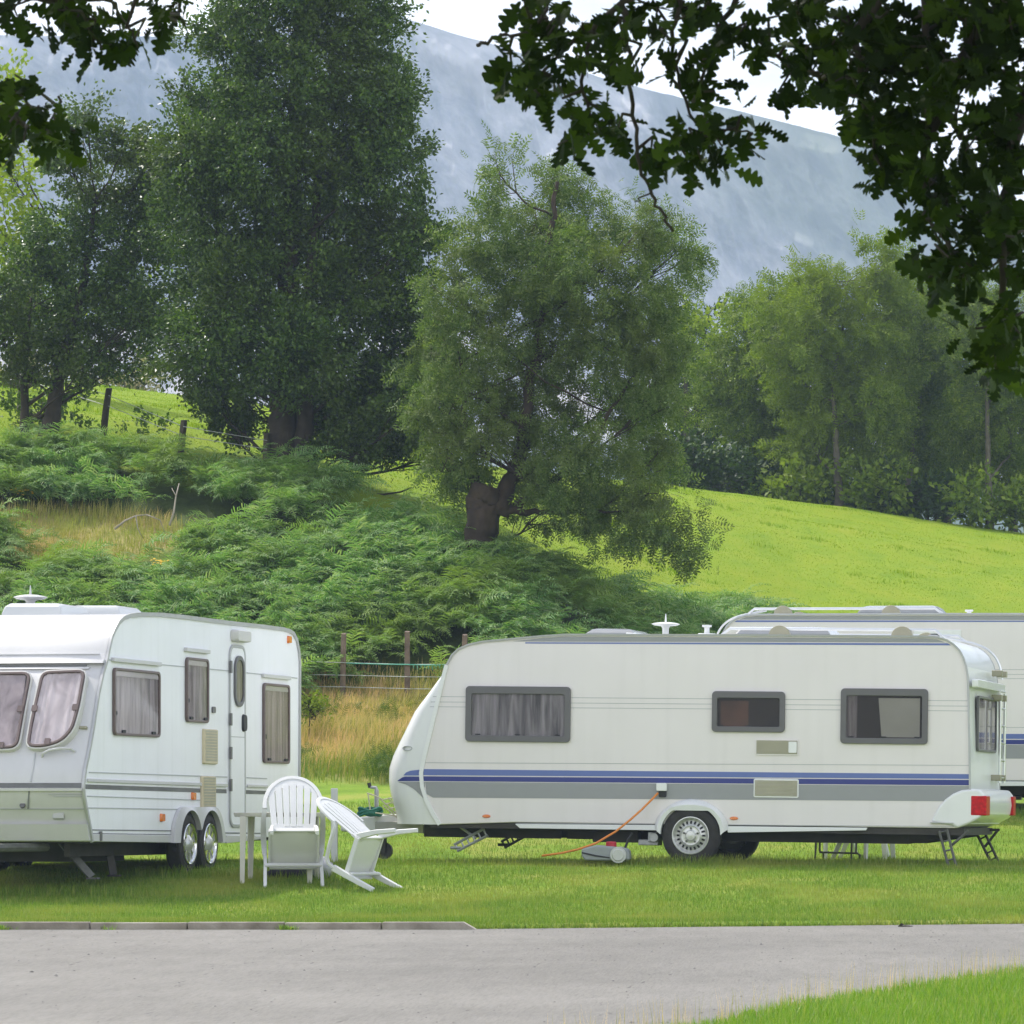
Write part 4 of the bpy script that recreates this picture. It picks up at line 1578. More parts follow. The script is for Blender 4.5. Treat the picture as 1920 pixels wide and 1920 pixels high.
MB().prism(rrect(a - .04, a + .03, b - .05, b + .05, .01), .014, .02, T).build('reflector', M_WFRAME, van)

# twin wheels and the joined white arches
wcs = [T.un(1118 * .3125, 1080 + 1620 * .3125), T.un(1240 * .3125, 1080 + 1625 * .3125)]
zc = (wcs[0][1] + wcs[1][1]) / 2 + .03
du = wcs[1][0] - wcs[0][0]
ax0, ax1 = wcs[0][0], wcs[1][0]
rt = min(.325, du / 2 - .012)


def wheel2(PL, uc):
    o = PL.at(uc, zc, .045)
    ax = PL.an
    w_ = MB().lathe([(rt - .105, -.17), (rt - .115, -.02), (rt - .10, -.004), (rt - .10, .002), (rt - .115, -.002), (rt - .13, -.02), (.12, -.028), (.09, -.012), (.06, .012), (.03, .02), (0, .021)], o, ax, 40).build('wheel', M_RIM, van, sharp=40)
    MB().lathe([(rt - .11, -.18), (rt - .04, -.19), (rt - .01, -.17), (rt, -.14), (rt, -.05), (rt - .01, -.022), (rt - .05, -.004), (rt - .09, -.006), (rt - .105, -.02)], o, ax, 48).build('tyre', M_TYRE, w_, sharp=45)
    tr = MB()
    for k in range(8):
        q = 2 * math.pi * k / 8
        rad = PL.ax * math.cos(q) + PL.ay * math.sin(q)
        tan = -PL.ax * math.sin(q) + PL.ay * math.cos(q)
        tr.add([o + rad * r__ + tan * t_ + ax * d_ for r__, t_, d_ in ((.10, -.02, -.014), (.10, .02, -.014), (rt - .13, .028, -.012), (rt - .13, -.028, -.012))], [(0, 1, 2, 3)])
    tr.build('spoke', M_CHROME, w_)
    MB().lathe([(rt - .098, .0), (rt - .104, .008), (rt - .118, .004), (rt - .125, -.012)], o, ax, 40).build('trim_ring', M_CHROME, w_)


for PL in (T, TB):
    for uc in (ax0, ax1):
        wheel2(PL, uc)
    # arch panel: outline with two round cut-outs, as a strip from outer edge to inner edge
    r_in = rt + .045
    outer, inner = [], []
    uL, uR = ax0 - r_in - .18, ax1 + r_in + .16
    zb_ = T.un(340, 1580)[1] - .0
    zt = T.un(350, 1513)[1]
    N = 60
    for k in range(N + 1):
        u = uL + (uR - uL) * k / N
        e = min((u - uL) / .38, (uR - u) / .38, 1)
        outer.append((u, zb_ + (zt - zb_) * max(0, 1 - (1 - e) ** 2.2) ** .6))
        zi = zb_
        for uc in (ax0, ax1):
            if abs(u - uc) < r_in:
                zi = max(zi, zc + math.sqrt(r_in ** 2 - (u - uc) ** 2))
        inner.append((u, max(zi, zb_)))
    vs_ = []
    for poly, d in ((outer, .004), (outer, .045), (inner, .065), (inner, .0)):
        vs_ += [PL.at(a_, b_, d) for a_, b_ in poly]
    k_ = N + 1
    MB().add(vs_, [(r_ * k_ + i, r_ * k_ + i + 1, (r_ + 1) * k_ + i + 1, (r_ + 1) * k_ + i) for r_ in range(3) for i in range(N)]).build('wheel_arch', M_GRP2, van, sharp=40)
    for uc in (ax0, ax1):
        MB().prism([(uc + (r_in + .0) * math.cos(t), zc + r_in * math.sin(t)) for t in np.linspace(R(-5), R(185), 24)], .002, .006, PL).build('wheel_well_shade', M_BLACK, van)  # black discs stand for the shaded openings round the wheels

# front features: visor ledge, windows, stripe, panel seams, grab handle
(ub_, vb_), (ut_, vt_) = T.un(165, 1414), T.un(196, 1250)
tdir = (U2 * (ut_ - ub_) + V2 * (vt_ - vb_))
tdir /= np.linalg.norm(tdir)
nF = np.cross(tdir, -W2)
if nF.dot(U2) > 0:
    nF = -nF
FP = Plane(L2(ub_, 0, vb_) + nF * .135, W2, tdir, nF)


def fpts(pts):
    return [FP.un(*p) for p in pts]


def roundpoly(pts, r, n=4):
    out = []
    for i in range(len(pts)):
        p0, p1, p2 = [np.array(pts[(i + k) % len(pts)]) for k in (-1, 0, 1)]
        d0, d1 = (p0 - p1), (p2 - p1)
        l0, l1 = np.linalg.norm(d0), np.linalg.norm(d1)
        q = min(r, l0 * .45, l1 * .45)
        a_, c_ = p1 + d0 / l0 * q, p1 + d1 / l1 * q
        for k in range(n + 1):
            t = k / n
            out.append(tuple((1 - t) ** 2 * a_ + 2 * t * (1 - t) * p1 + t * t * c_))
    return out


def shrink(poly, e):
    cx_ = sum(p[0] for p in poly) / len(poly)
    cy_ = sum(p[1] for p in poly) / len(poly)
    o_ = []
    n = len(poly)
    for i in range(n):
        p0, p2 = np.array(poly[i - 1]), np.array(poly[(i + 1) % n])
        d = p2 - p0
        nn = np.array([-d[1], d[0]])
        nn /= (np.linalg.norm(nn) or 1)
        if nn.dot(np.array([cx_, cy_]) - np.array(poly[i])) < 0:
            nn = -nn
        o_.append(tuple(np.array(poly[i]) + nn * e))
    return o_


def fwin(pts, rad, curt):
    poly = roundpoly(fpts(pts), rad)
    bez = shrink(poly, -.022)
    w_ = MB().ring(bez, poly, -.14, .006, FP).build('front_window', M_BEZ, van, bevel=.01)
    inn = shrink(poly, .028)
    MB().ring(poly, inn, -.02, .024, FP).build('seal', M_FRAMEB, w_, bevel=.006)
    MB().prism(inn, .008, .014, FP).build('pane', M_PANEC, w_)
    a0_, a1_ = min(p[0] for p in inn), max(p[0] for p in inn)
    n = 50
    # curtain: vertical folds cut to the window outline by columns
    arr = np.array(inn + [inn[0]])
    vs_, fs_ = [], []
    for k in range(n + 1):
        a_ = a0_ + .004 + (a1_ - a0_ - .008) * k / n
        ys_ = []
        for i in range(len(inn)):
            p, q = arr[i], arr[i + 1]
            if (p[0] - a_) * (q[0] - a_) <= 0 and abs(p[0] - q[0]) > 1e-9:
                ys_.append(p[1] + (q[1] - p[1]) * (a_ - p[0]) / (q[0] - p[0]))
        if not ys_:
            ys_ = [0, 0]
        d = .001 + .0035 * math.sin(k / n * 32 + 2 * math.sin(k / n * 7))
        vs_ += [FP.at(a_, min(ys_), d), FP.at(a_, max(ys_), d)]
    MB().add(vs_, [(2 * k, 2 * k + 2, 2 * k + 3, 2 * k + 1) for k in range(n)]).build('curtain', curt, w_)
    return w_


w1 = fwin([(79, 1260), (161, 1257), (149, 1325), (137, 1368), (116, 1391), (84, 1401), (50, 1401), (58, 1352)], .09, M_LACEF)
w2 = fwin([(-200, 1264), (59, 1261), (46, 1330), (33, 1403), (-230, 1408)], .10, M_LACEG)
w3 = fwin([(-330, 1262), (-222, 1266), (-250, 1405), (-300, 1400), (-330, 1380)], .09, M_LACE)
for w_, pts in ((w1, ((66, 1330), (142, 1328), (90, 1392))), (w2, ((39, 1331), (3, 1399)))):
    for x_, y_ in pts:
        a, b = FP.un(x_, y_)
        MB().prism(rrect(a - .03, a + .03, b - .035, b + .035, .01), .014, .03, FP).build('catch', M_FRAMEB, w_)


def fband(name, y0, y1, d, material, w0=.0, w1=WID2, off=0.0, bev=.004):
    """horizontal band following the bowed front shell between side-profile heights of pixel rows y0 and y1"""
    prof = np.array(pf)
    ys_ = [p[1] for p in front]
    va_, vb__ = [np.interp(-y, [-t for t in ys_], prof[:, 1]) for y in (y1, y0)]
    m = MB()
    vs_, fs_ = [], []
    for k in range(NW + 1):
        w_ = w0 + (w1 - w0) * k / NW
        for v in (va_, vb__):
            u = np.interp(v, prof[:, 1], prof[:, 0]) - .012 - BOWF(w_, v)
            for dd in (-.002, d):
                vs_.append(L2(u - dd, w_, v))
    for k in range(NW):
        for a_, b_ in ((1, 3), (3, 2), (2, 0), (0, 1)):
            fs_.append((4 * k + a_, 4 * k + b_, 4 * k + 4 + b_, 4 * k + 4 + a_))
    fs_ += [(0, 1, 3, 2), (4 * NW, 4 * NW + 2, 4 * NW + 3, 4 * NW + 1)]
    return m.add(vs_, fs_).build(name, material, van, sharp=40)


fband('visor', 1237, 1243.5, .07, M_GRP2)
fband('visor_dark_line', 1247, 1249, .03, M_SEAM2, .18, WID2 - .18)  # thin dark raised strip below the visor
fband('awning_rail', 1250.5, 1254, .035, M_GRP2, .14, WID2 - .14)
fband('roof_line', 1225.5, 1227, .012, M_LINE, .08, WID2 - .3)
fband('dark_stripe', 1468, 1477, .006, M_DSTR)
fband('lower_ledge', 1478, 1483, .03, M_GRP2)
fband('lower_seam', 1516, 1518, .006, M_LINE)
fband('lower_seam', 1489, 1490.2, .006, M_LINE, 0, .35)
fband('lower_seam', 1493, 1494, .006, M_LINE, 0, .3)
fband('bumper', 1545, 1576, .05, M_GRP2)


def fpt(px, py):
    """point on the bowed shell seen at that pixel of the side profile"""
    prof = np.array(pf)
    v = np.interp(-py, [-t[1] for t in front], prof[:, 1])
    for w_ in np.linspace(0, WID2, 400):
        u = np.interp(v, prof[:, 1], prof[:, 0]) - .014 - BOWF(w_, v)
        q = L2(u, w_, v)
        if (q[0] / q[1] * F + CX) < px:
            return q, w_, v, u
    return q, w_, v, u


pts = [fpt(x_, y_)[0] + nF * d for x_, y_, d in ((79, 1419, 0), (84, 1417, .05), (97, 1412.5, .07), (118, 1409, .07), (136, 1408, .05), (141, 1409, 0))]
MB().tube(pts, .014).build('grab_handle', M_GRP2, van)
pts = [fpt(x_, y_)[0] + nF * .004 for x_, y_ in ((67, 1412), (63, 1440), (58, 1466))]
MB().band(pts, W2, .012, .008).build('panel_seam', M_LINE, van)
pts = [fpt(x_, y_)[0] + nF * .004 for x_, y_ in ((56, 1478), (54.5, 1500), (53.5, 1517))]
MB().band(pts, W2, .015, .008).build('panel_seam', M_SEAM2, van)
q, w_, v, u = fpt(43, 1511)
MB().tube([q, q + nF * .02], .03, 12).build('lock', M_WFRAME, van)
q, w_, v, u = fpt(111, 1531)
m = MB()
m.add([q + W2 * a_ + V2 * b_ + nF * d for d in (-.01, .02) for a_, b_ in ((-.06, -.028), (.06, -.028), (.06, .028), (-.06, .028))], [(0, 1, 2, 3), (7, 6, 5, 4), (0, 1, 5, 4), (1, 2, 6, 5), (2, 3, 7, 6), (3, 0, 4, 7)])
m.build('front_reflector', M_TRIM, van, bevel=.005)
q, w_, v, u = fpt(156, 1365)
m = MB()
m.add([q + W2 * a_ + tdir * b_ + nF * d for d in (-.01, .02) for a_, b_ in ((-.045, -.015), (.045, -.015), (.045, .015), (-.045, .015))], [(0, 1, 2, 3), (7, 6, 5, 4), (0, 1, 5, 4), (1, 2, 6, 5), (2, 3, 7, 6), (3, 0, 4, 7)])
m.build('front_marker', M_KHAKI, van, bevel=.005)

# roof furniture
vr2 = T.un(262, 1152)[1]


def hatch2(px0, px1, pyt, Y, length, nm):
    p0, p1 = P(px0, pyt, Y), P(px1, pyt, Y)
    h = p0[2] - (O2[2] + vr2)
    m = MB()
    vs_ = []
    base = [p0, p1, p1 + U2 * length, p0 + U2 * length]
    c = sum(base) / 4
    for e, z in ((1.16, -h - .03), (1.16, -h * .7), (1.08, -h * .25), (.94, 0)):
        for q in base:
            r_ = c + (q - c) * e
            vs_.append((r_[0], r_[1], q[2] + z))
    fs_ = [(4 * k + i, 4 * k + (i + 1) % 4, 4 * k + 4 + (i + 1) % 4, 4 * k + 4 + i) for k in range(3) for i in range(4)] + [(12, 13, 14, 15)]
    m.add(vs_, fs_).build(nm, M_ROOF, van, bevel=.02, sharp=30)


hatch2(14, 112, 1131, 48.4, .8, 'roof_light')
hatch2(135, 222, 1135, 49.4, .7, 'roof_light')
q = P(57, 1120, 48.9)
ant = MB().lathe([(0, .03), (.07, .028), (.15, .014), (.19, 0), (.15, -.02), (.06, -.033), (.05, -.05), (.05, -.2)], q, V2, 36)
ant.lathe([(.014, .02), (.011, .07), (.004, .13), (0, .135)], q, V2, 12)
ant.build('aerial', M_GRP2, van, sharp=40)

# underneath: dark floor, chassis rails, steadies
ch = MB()
uf_, ur_ = pf[0][0] + .06, pr[-4][0] - .1
ch.box(uf_, ur_, .04, WID2 - .04, -.02, .04)
for w_ in (.3, 1.9):
    ch.box(uf_ + .1, ax1 + .6, w_, w_ + .06, -.16, -.015)
ch.box(ax0 - .05, ax0 + .05, .15, WID2 - .15, zc - .05, zc + .05)
ch.box(ax1 - .05, ax1 + .05, .15, WID2 - .15, zc - .05, zc + .05)
ch.box(uf_ + .9, ax0 - .6, .5, 1.7, -.22, -.02)
ch.v = [tuple(L2(*p)) for p in ch.v]
ch.build('chassis', M_CHASSIS, van, bevel=.004)
for (xa, ya, xb, yb, wq, mt_) in ((138, 1606, 172, 1645, .35, M_GALVD), (205, 1600, 212, 1640, .9, M_CHASSIS)):
    Yq = 46.6 if wq < .5 else 47.5
    p0, p1 = P(xa, ya, Yq), P(xb, yb, Yq)
    st = MB().band([p0 - (p1 - p0) * .8, p0, p1], W2 * .5 - U2 * .5, .09, .035)
    st.band([p1 + W2 * .05 - V2 * .01, p1 - W2 * .08 - V2 * .01], U2, .1, .02)
    st.build('corner_steady', mt_, van, bevel=.006)
# drawbar of this one lies outside the frame to the front
m = MB()
for sg in (-1, 1):
    m.tube([L2(.1, WID2 / 2 + sg * .6, -.06), L2(-1.4, WID2 / 2 + sg * .05, -.06)], .045, 8)
m.tube([L2(-1.15, WID2 / 2, .25), L2(-1.15, WID2 / 2, float(tz([L2(-1.15, WID2 / 2, 0)[0]], [L2(-1.15, WID2 / 2, 0)[1]])[0]) - O2[2])], .03, 8)
m.build('drawbar', M_GALVD, van)

# ================================================================== garden furniture
M_PLAS = mat('white_resin', (.66, .66, .66), .38, var=.025, scale=4, spec=.5)
M_PLASD = mat('shade_tinted_resin', (.66, .63, .57), .5, var=.07, scale=5)  # table's white resin, the beige of its shade put into the colour


def RT(M, pts):
    return pts


chair = thing('garden_chair', 'white slatted plastic garden chair tipped forward with its back leaning over the table top', 'chair', None, 'white plastic garden chairs')
BA = R(17)


def bp(x, b, d=0.):
    return np.array([x, -.42 - b * math.sin(BA) - d * math.cos(BA), .41 + b * math.cos(BA) - d * math.sin(BA)])


BPL = Plane(bp(0, 0), (1, 0, 0), (0, -math.sin(BA), math.cos(BA)), (0, -math.cos(BA), -math.sin(BA)))
bk = MB()
# arch band
arc = [(.265 * math.cos(t), .34 + .355 * math.sin(t)) for t in np.linspace(R(-6), R(186), 40)]
arc2 = [(.305 * math.cos(t), .34 + .40 * math.sin(t)) for t in np.linspace(R(-6), R(186), 40)]
k = len(arc)
vs_ = []
for poly, d in ((arc2, -.012), (arc2, .012), (arc, .016), (arc, -.016)):
    vs_ += [BPL.at(a, b, d) for a, b in poly]
bk.add(vs_, [(r_ * k + i, r_ * k + i + 1, ((r_ + 1) % 4) * k + i + 1, ((r_ + 1) % 4) * k + i) for r_ in range(4) for i in range(k - 1)])
# head plate filling the top of the arch, shaped lower edge
tops = [(x, .34 + .36 * math.sqrt(max(0, 1 - (x / .268) ** 2))) for x in np.linspace(-.225, .225, 23)]
lows = [(x, .595 - .35 * x * x * 6) for x in np.linspace(-.225, .225, 23)]
lows = [(x, min(b, t_[1] - .004)) for (x, b), t_ in zip(lows, tops)]
vs_ = []
for poly, d in ((tops, .008), (lows, .008), (lows, -.008), (tops, -.008)):
    vs_ += [BPL.at(a, b, d) for a, b in poly]
k = 23
bk.add(vs_, [(r_ * k + i, r_ * k + i + 1, ((r_ + 1) % 4) * k + i + 1, ((r_ + 1) % 4) * k + i) for r_ in range(4) for i in range(k - 1)])
ns = 7
for i in range(ns):
    q = (i - 3) / 3.0
    xb, xt = .19 * q, .218 * q
    hw = .0275
    zt_ = .605 - 2.1 * xt * xt
    bow = .012 * (1 - q * q)
    bk.add([BPL.at(x_, b_, d_ + bow) for d_ in (-.007, .007) for x_, b_ in ((xb - hw, .05), (xb + hw, .05), (xt + hw + .0045, zt_ + .02), (xt - hw - .0045, zt_ + .02))],
           [(0, 1, 2, 3), (7, 6, 5, 4), (0, 1, 5, 4), (1, 2, 6, 5), (2, 3, 7, 6), (3, 0, 4, 7)])
bk.prism([(-.218, -.03), (.218, -.03), (.222, .09), (-.222, .09)], -.012, .014, BPL)
back_ = bk.build('backrest', M_PLAS, chair, bevel=.004, sharp=40)
st = MB()
sx = .24
vs_ = []
rows_ = [(.0, .425), (-.03, .432), (-.2, .41), (-.38, .40), (-.44, .405)]
for y, z in rows_:
    for x in np.linspace(-sx, sx, 9):
        vs_.append((x * (1 if y > -.3 else .95), y, z - .018 * (1 - (x / sx) ** 2)))
nv = len(vs_)
vs_ += [(a, b, c - .012) for a, b, c in vs_]
fs_ = []
for i in range(4):
    for j in range(8):
        q = i * 9 + j
        fs_ += [(q, q + 1, q + 10, q + 9), (nv + q, nv + q + 9, nv + q + 10, nv + q + 1)]
st.add(vs_, fs_)
# rim under the seat: front apron, side rails, rear rail
st.box(-sx, sx, -.004, .014, .355, .43)
st.box(-sx, sx, -.455, -.437, .365, .42)
for sg in (-1, 1):
    st.box(sg * sx - .011, sg * sx + .011, -.44, 0, .372, .425)
st.box(-sx - .045, sx + .045, -.075, -.055, .30, .345)
st.build('seat', M_PLAS, chair, bevel=.004, sharp=40)
for sg in (-1, 1):
    MB().band([(sg * .285, .0, 0), (sg * .283, -.015, .2), (sg * .277, -.035, .42), (sg * .285, -.05, .55)], (0, 1, .05), [.055, .065, .075, .08], .035).build('leg', M_PLAS, chair, bevel=.006)
    MB().band([(sg * .225, -.67, 0), (sg * .222, -.57, .22), (sg * .215, -.45, .42)], (0, 1, .1), [.05, .06, .075], .035).build('leg', M_PLAS, chair, bevel=.006)
    top = bp(sg * .285, .34)
    MB().band([(sg * .285, -.05, .53), (sg * .289, -.075, .615), (sg * .293, -.13, .655), (sg * .297, -.25, .665), (sg * .298, -.38, .67), tuple(bp(sg * .290, .275, -.03)), tuple(bp(sg * .287, .32, -.003)), tuple(bp(sg * .284, .38))], (1, 0, 0), [.05, .055, .06, .06, .055, .05, .045, .042], .024).build('armrest', M_PLAS, chair, bevel=.005)


def pose(o, px, py, Y, az, tilt, z=None):
    p = P(px, py, Y)
    if z is not None:
        p[2] = z
    o.matrix_basis = Matrix.Translation(Vector(p)) @ Matrix.Rotation(R(az), 4, 'Z') @ Matrix.Rotation(R(-tilt), 4, 'X')


def gz(px, Y):
    return float(tz([(px - CX) / F * Y], [Y])[0])


chair2 = copy_tree(chair)
chair2['label'] = 'white plastic garden chair seen side-on, tipped over with its back to the left'
pose(chair, 551, 1662, 47.3, 9, 57, gz(551, 47.3))
chair.scale = (1.06, 1.04, 1.04)
pose(chair2, 727, 1669, 47.05, 65, 70, gz(727, 47.05))
for px, az, lab in ((1585, 150, 'left of two white chairs behind the blue striped caravan, only legs showing'),
                    (1668, -100, 'right of two white chairs behind the blue striped caravan, only legs showing')):
    c = copy_tree(chair)
    c['label'] = lab
    pose(c, px, 0, 53.7, az, 0, gz(px, 53.7))

# table under the tipped chair
tX, tY = (526 - CX) / F * 48.1, 48.05
tzg = gz(526, 48.05)
table = thing('garden_table', 'white plastic garden table in the shade behind the tipped chairs', 'table', (tX, tY, tzg))
oct_ = [(.485 * math.cos(t) / max(abs(math.cos(t - round(t / (math.pi / 4)) * math.pi / 4)), .001) * .96, .44 * math.sin(t)) for t in np.linspace(0, 2 * math.pi, 33)[:-1]]
HPL = Plane((tX, tY, tzg + .74), (1, 0, 0), (0, 1, 0), (0, 0, 1))
MB().prism(oct_, -.045, 0, HPL, -.012).build('tabletop', M_PLASD, table, bevel=.008)
for sx_ in (-1, 1):
    for sy_ in (-1, 1):
        x0, y0 = tX + sx_ * .345, tY + sy_ * .27
        m = MB()
        poly = [(0, 0), (.062, 0), (.062, .018), (.04, .024), (.024, .04), (.018, .062), (0, .062)]
        vs_ = []
        for z, s_ in ((tzg - .02, .75), (tzg + .3, .9), (tzg + .70, 1.15)):
            vs_ += [(x0 - sx_ * a * s_ + sx_ * .04, y0 - sy_ * b * s_ + sy_ * .04, z) for a, b in poly]
        n = len(poly)
        m.add(vs_, [(r_ * n + i, r_ * n + (i + 1) % n, (r_ + 1) * n + (i + 1) % n, (r_ + 1) * n + i) for r_ in (0, 1) for i in range(n)])
        m.build('leg', M_PLASD, table, sharp=30)

# loose bundle on the grass under the table
bun = thing('folded_cover', 'crumpled dark cover with a pale fold lying on the grass under the plastic table', 'cover', (tX + .12, tY + .5, gz(560, 48.5)))
M_CLOTHD = mat('dark_cloth', (.035, .03, .045), .8, var=.5, scale=14, bump=.6, bscale=18)
M_CLOTHL = mat('pale_cloth', (.45, .45, .48), .8, var=.3, scale=9, bump=.6, bscale=16)


def lump(cx_, cy_, cz_, rx, ry, rz, seed):
    m = MB()
    N1, N2 = 22, 14
    vs_ = []
    for i in range(N2 + 1):
        for j in range(N1):
            t, f_ = math.pi * i / N2, 2 * math.pi * j / N1
            d = np.array([math.sin(t) * math.cos(f_), math.sin(t) * math.sin(f_), math.cos(t)])
            q = 1 + .7 * float(fbm(np.array(d[0] * 3 + seed), np.array(d[1] * 3 + d[2] * 2), seed, 3))
            vs_.append((cx_ + d[0] * rx * q, cy_ + d[1] * ry * q, cz_ + d[2] * rz * q))
    fs_ = [(i * N1 + j, i * N1 + (j + 1) % N1, (i + 1) * N1 + (j + 1) % N1, (i + 1) * N1 + j) for i in range(N2) for j in range(N1)]
    return m.add(vs_, fs_)


bz = gz(560, 48.5)
lump(tX + .12, tY + .5, bz + .06, .33, .2, .13, 3).build('fabric', M_CLOTHD, bun, sharp=180)
lump(tX + .40, tY + .42, bz + .10, .12, .13, .12, 8).build('fold', M_CLOTHL, bun, sharp=180)

# white service post behind the chairs
px_, Y_ = 627, 51.5
z0 = gz(px_, Y_)
zt_ = P(px_, 1478, Y_)[2]
X_ = (px_ - CX) / F * Y_
po = MB()
po.box(X_ - .037, X_ + .037, Y_ - .037, Y_ + .037, z0 - .1, zt_)
po = po.build('service_post', M_PLAS, bevel=.008)
tag(po, 'short square white post standing in the grass between the two front caravans', 'post')

# things on the drawbar
Yd = 51.5
M_TEAL = mat('green_hose', (.02, .17, .12), .45, var=.2, scale=8)
m = MB()
c = P(694, 1521, Yd)
for k, (rx, dz) in enumerate(((.13, 0), (.14, .022), (.12, .042), (.13, .06))):
    m.tube([c + np.array([rx * math.cos(t) * 1.0, .09 * math.sin(t), dz - .035 + .015 * math.sin(3 * t + k)]) for t in np.linspace(0, 2 * math.pi, 28)], .016, 6)
tag(m.build('hose_coil', M_TEAL), 'coiled green hose lying on the hitch cover of the blue striped caravan', 'hose')
m = MB()
wv = lambda px, py, dY=0: P(px, py, Yd + dY)
for a, b in (((715, 1500), (748, 1530)), ((728, 1496), (752, 1522)), ((718, 1510), (746, 1534)), ((742, 1495), (754, 1510)), ((704, 1492), (718, 1500)), ((688, 1487), (704, 1492)), ((716, 1500), (742, 1494)), ((722, 1508), (748, 1502)), ((730, 1516), (751, 1511)), ((738, 1524), (753, 1519)), ((690, 1487), (694, 1518)), ((704, 1524), (752, 1531)), ((748, 1530), (754, 1510))):
    for dY in (-.12, .12):
        m.tube([wv(*a, dY), wv(*b, dY)], .009, 6)
for x_, y_ in ((715, 1500), (722, 1508), (730, 1516), (738, 1524), (748, 1530), (742, 1495), (704, 1492), (752, 1522)):
    m.tube([wv(x_, y_, -.12), wv(x_, y_, .12)], .008, 6)
tag(m.build('wire_rack', mat('cream_wire', (.62, .58, .44), .5)), 'pale wire rack folded against the nose of the blue striped caravan above its drawbar', 'rack')

# orange mains cable
pts = []
for px, py, w_ in ((1236, 1487, -.06), (1226, 1499, -.10), (1208, 1519, -.16), (1190, 1537, -.22), (1165, 1559, -.28), (1130, 1581, -.34), (1100, 1592, -.40), (1070, 1599, -.44), (1036, 1604, -.5)):
    a, b = S.un(px, py)
    pts.append(L(a, w_, b))
cb = MB().tube(pts, .0125, 8).build('power_cable', mat('orange_flex', (.72, .24, .04), .5, var=.05), sharp=180)
tag(cb, 'orange mains cable hanging from the blue striped caravan to the grass', 'cable')

# waste water carrier
q = P(1137, 1600, 50.0)
M_CAR = mat('grey_tank', (.27, .285, .30), .5, var=.05)
car = thing('water_carrier', 'low grey wheeled water carrier with a red cap beside the caravan wheel', 'water carrier', (q[0], q[1], gz(1137, 50.0)))
CP = Plane((0, 50.0, 0), (1, 0, 0), (0, 0, 1), (0, -1, 0))
cpx = lambda pts: [CP.un(*p) for p in pts]
MB().prism(cpx([(1092, 1594), (1094, 1591), (1108, 1587), (1120, 1584.5), (1150, 1587), (1176, 1590), (1181, 1596), (1182, 1612), (1168, 1614), (1098, 1613), (1092, 1604)]), .16, -.2, CP).build('tank', M_CAR, car, bevel=.03)
MB().prism(cpx([(1093, 1597), (1120, 1603), (1145, 1607), (1145, 1609), (1118, 1606), (1093, 1600)]), .155, .168, CP).build('groove', M_BLACK, car)
a, b = CP.un(1146, 1583)
MB().lathe([(.06, -.03), (.06, .02), (.05, .03), (0, .032)], CP.at(a, b), (0, 0, 1), 20).build('cap', mat('red_cap', (.45, .015, .03), .4), car)
for d in (.17, -.25):
    a, b = CP.un(1161, 1603)
    wl = MB().lathe([(0, .03), (.06, .032), (.07, .02), (.088, .02), (.092, 0), (.088, -.02), (0, -.02)], CP.at(a, b, d), (0, -1, 0), 28).build('wheel', mat('pale_wheel', (.50, .50, .49), .5), car, sharp=40)
h = [CP.un(*p) for p in ((1172, 1590), (1178, 1574), (1186, 1562))]
MB().tube([CP.at(a, b, 0) for a, b in h], .014, 8).build('handle', M_BLACK, car)

# two-tier step frame by the far door
stp = MB()
q0 = 53.2
for dY in (0, .35):
    for path in (((1528, 1624), (1530, 1573)), ((1537, 1574), (1537, 1596), (1544, 1599), (1543, 1623)), ((1596, 1624), (1597, 1573)), ((1606, 1572), (1605, 1598), (1612, 1603), (1611, 1624)), ((1538, 1598), (1608, 1600))):
        stp.tube([P(x_, y_, q0 + dY) for x_, y_ in path], .014, 6)
for x_, y_ in ((1538, 1598), (1608, 1600), (1530, 1573), (1597, 1573)):
    stp.tube([P(x_, y_, q0), P(x_, y_, q0 + .35)], .013, 6)
p = [P(1530, 1573, q0), P(1606, 1573, q0), P(1606, 1573, q0 + .35), P(1530, 1573, q0 + .35)]
stp.add(p + [a_ + np.array([0, 0, .02]) for a_ in p], [(0, 1, 2, 3), (4, 5, 6, 7), (0, 1, 5, 4), (1, 2, 6, 5), (2, 3, 7, 6), (3, 0, 4, 7)])
tag(stp.build('door_step', M_CHASSIS), 'dark tubular double step standing behind the blue striped caravan, seen under its floor', 'step')

# ================================================================== fences
M_POST = mat('weathered_wood', (.17, .125, .09), .9, var=.35, scale=5, bump=.5, bscale=25)
M_POSTG = mat('mossy_wood', (.07, .06, .038), .9, var=.4, scale=4, bump=.5, bscale=25)
M_WIRE = mat('fence_wire', (.50, .52, .48), .5, metal=.4)
M_TWINE = mat('green_twine', (.12, .42, .30), .7)


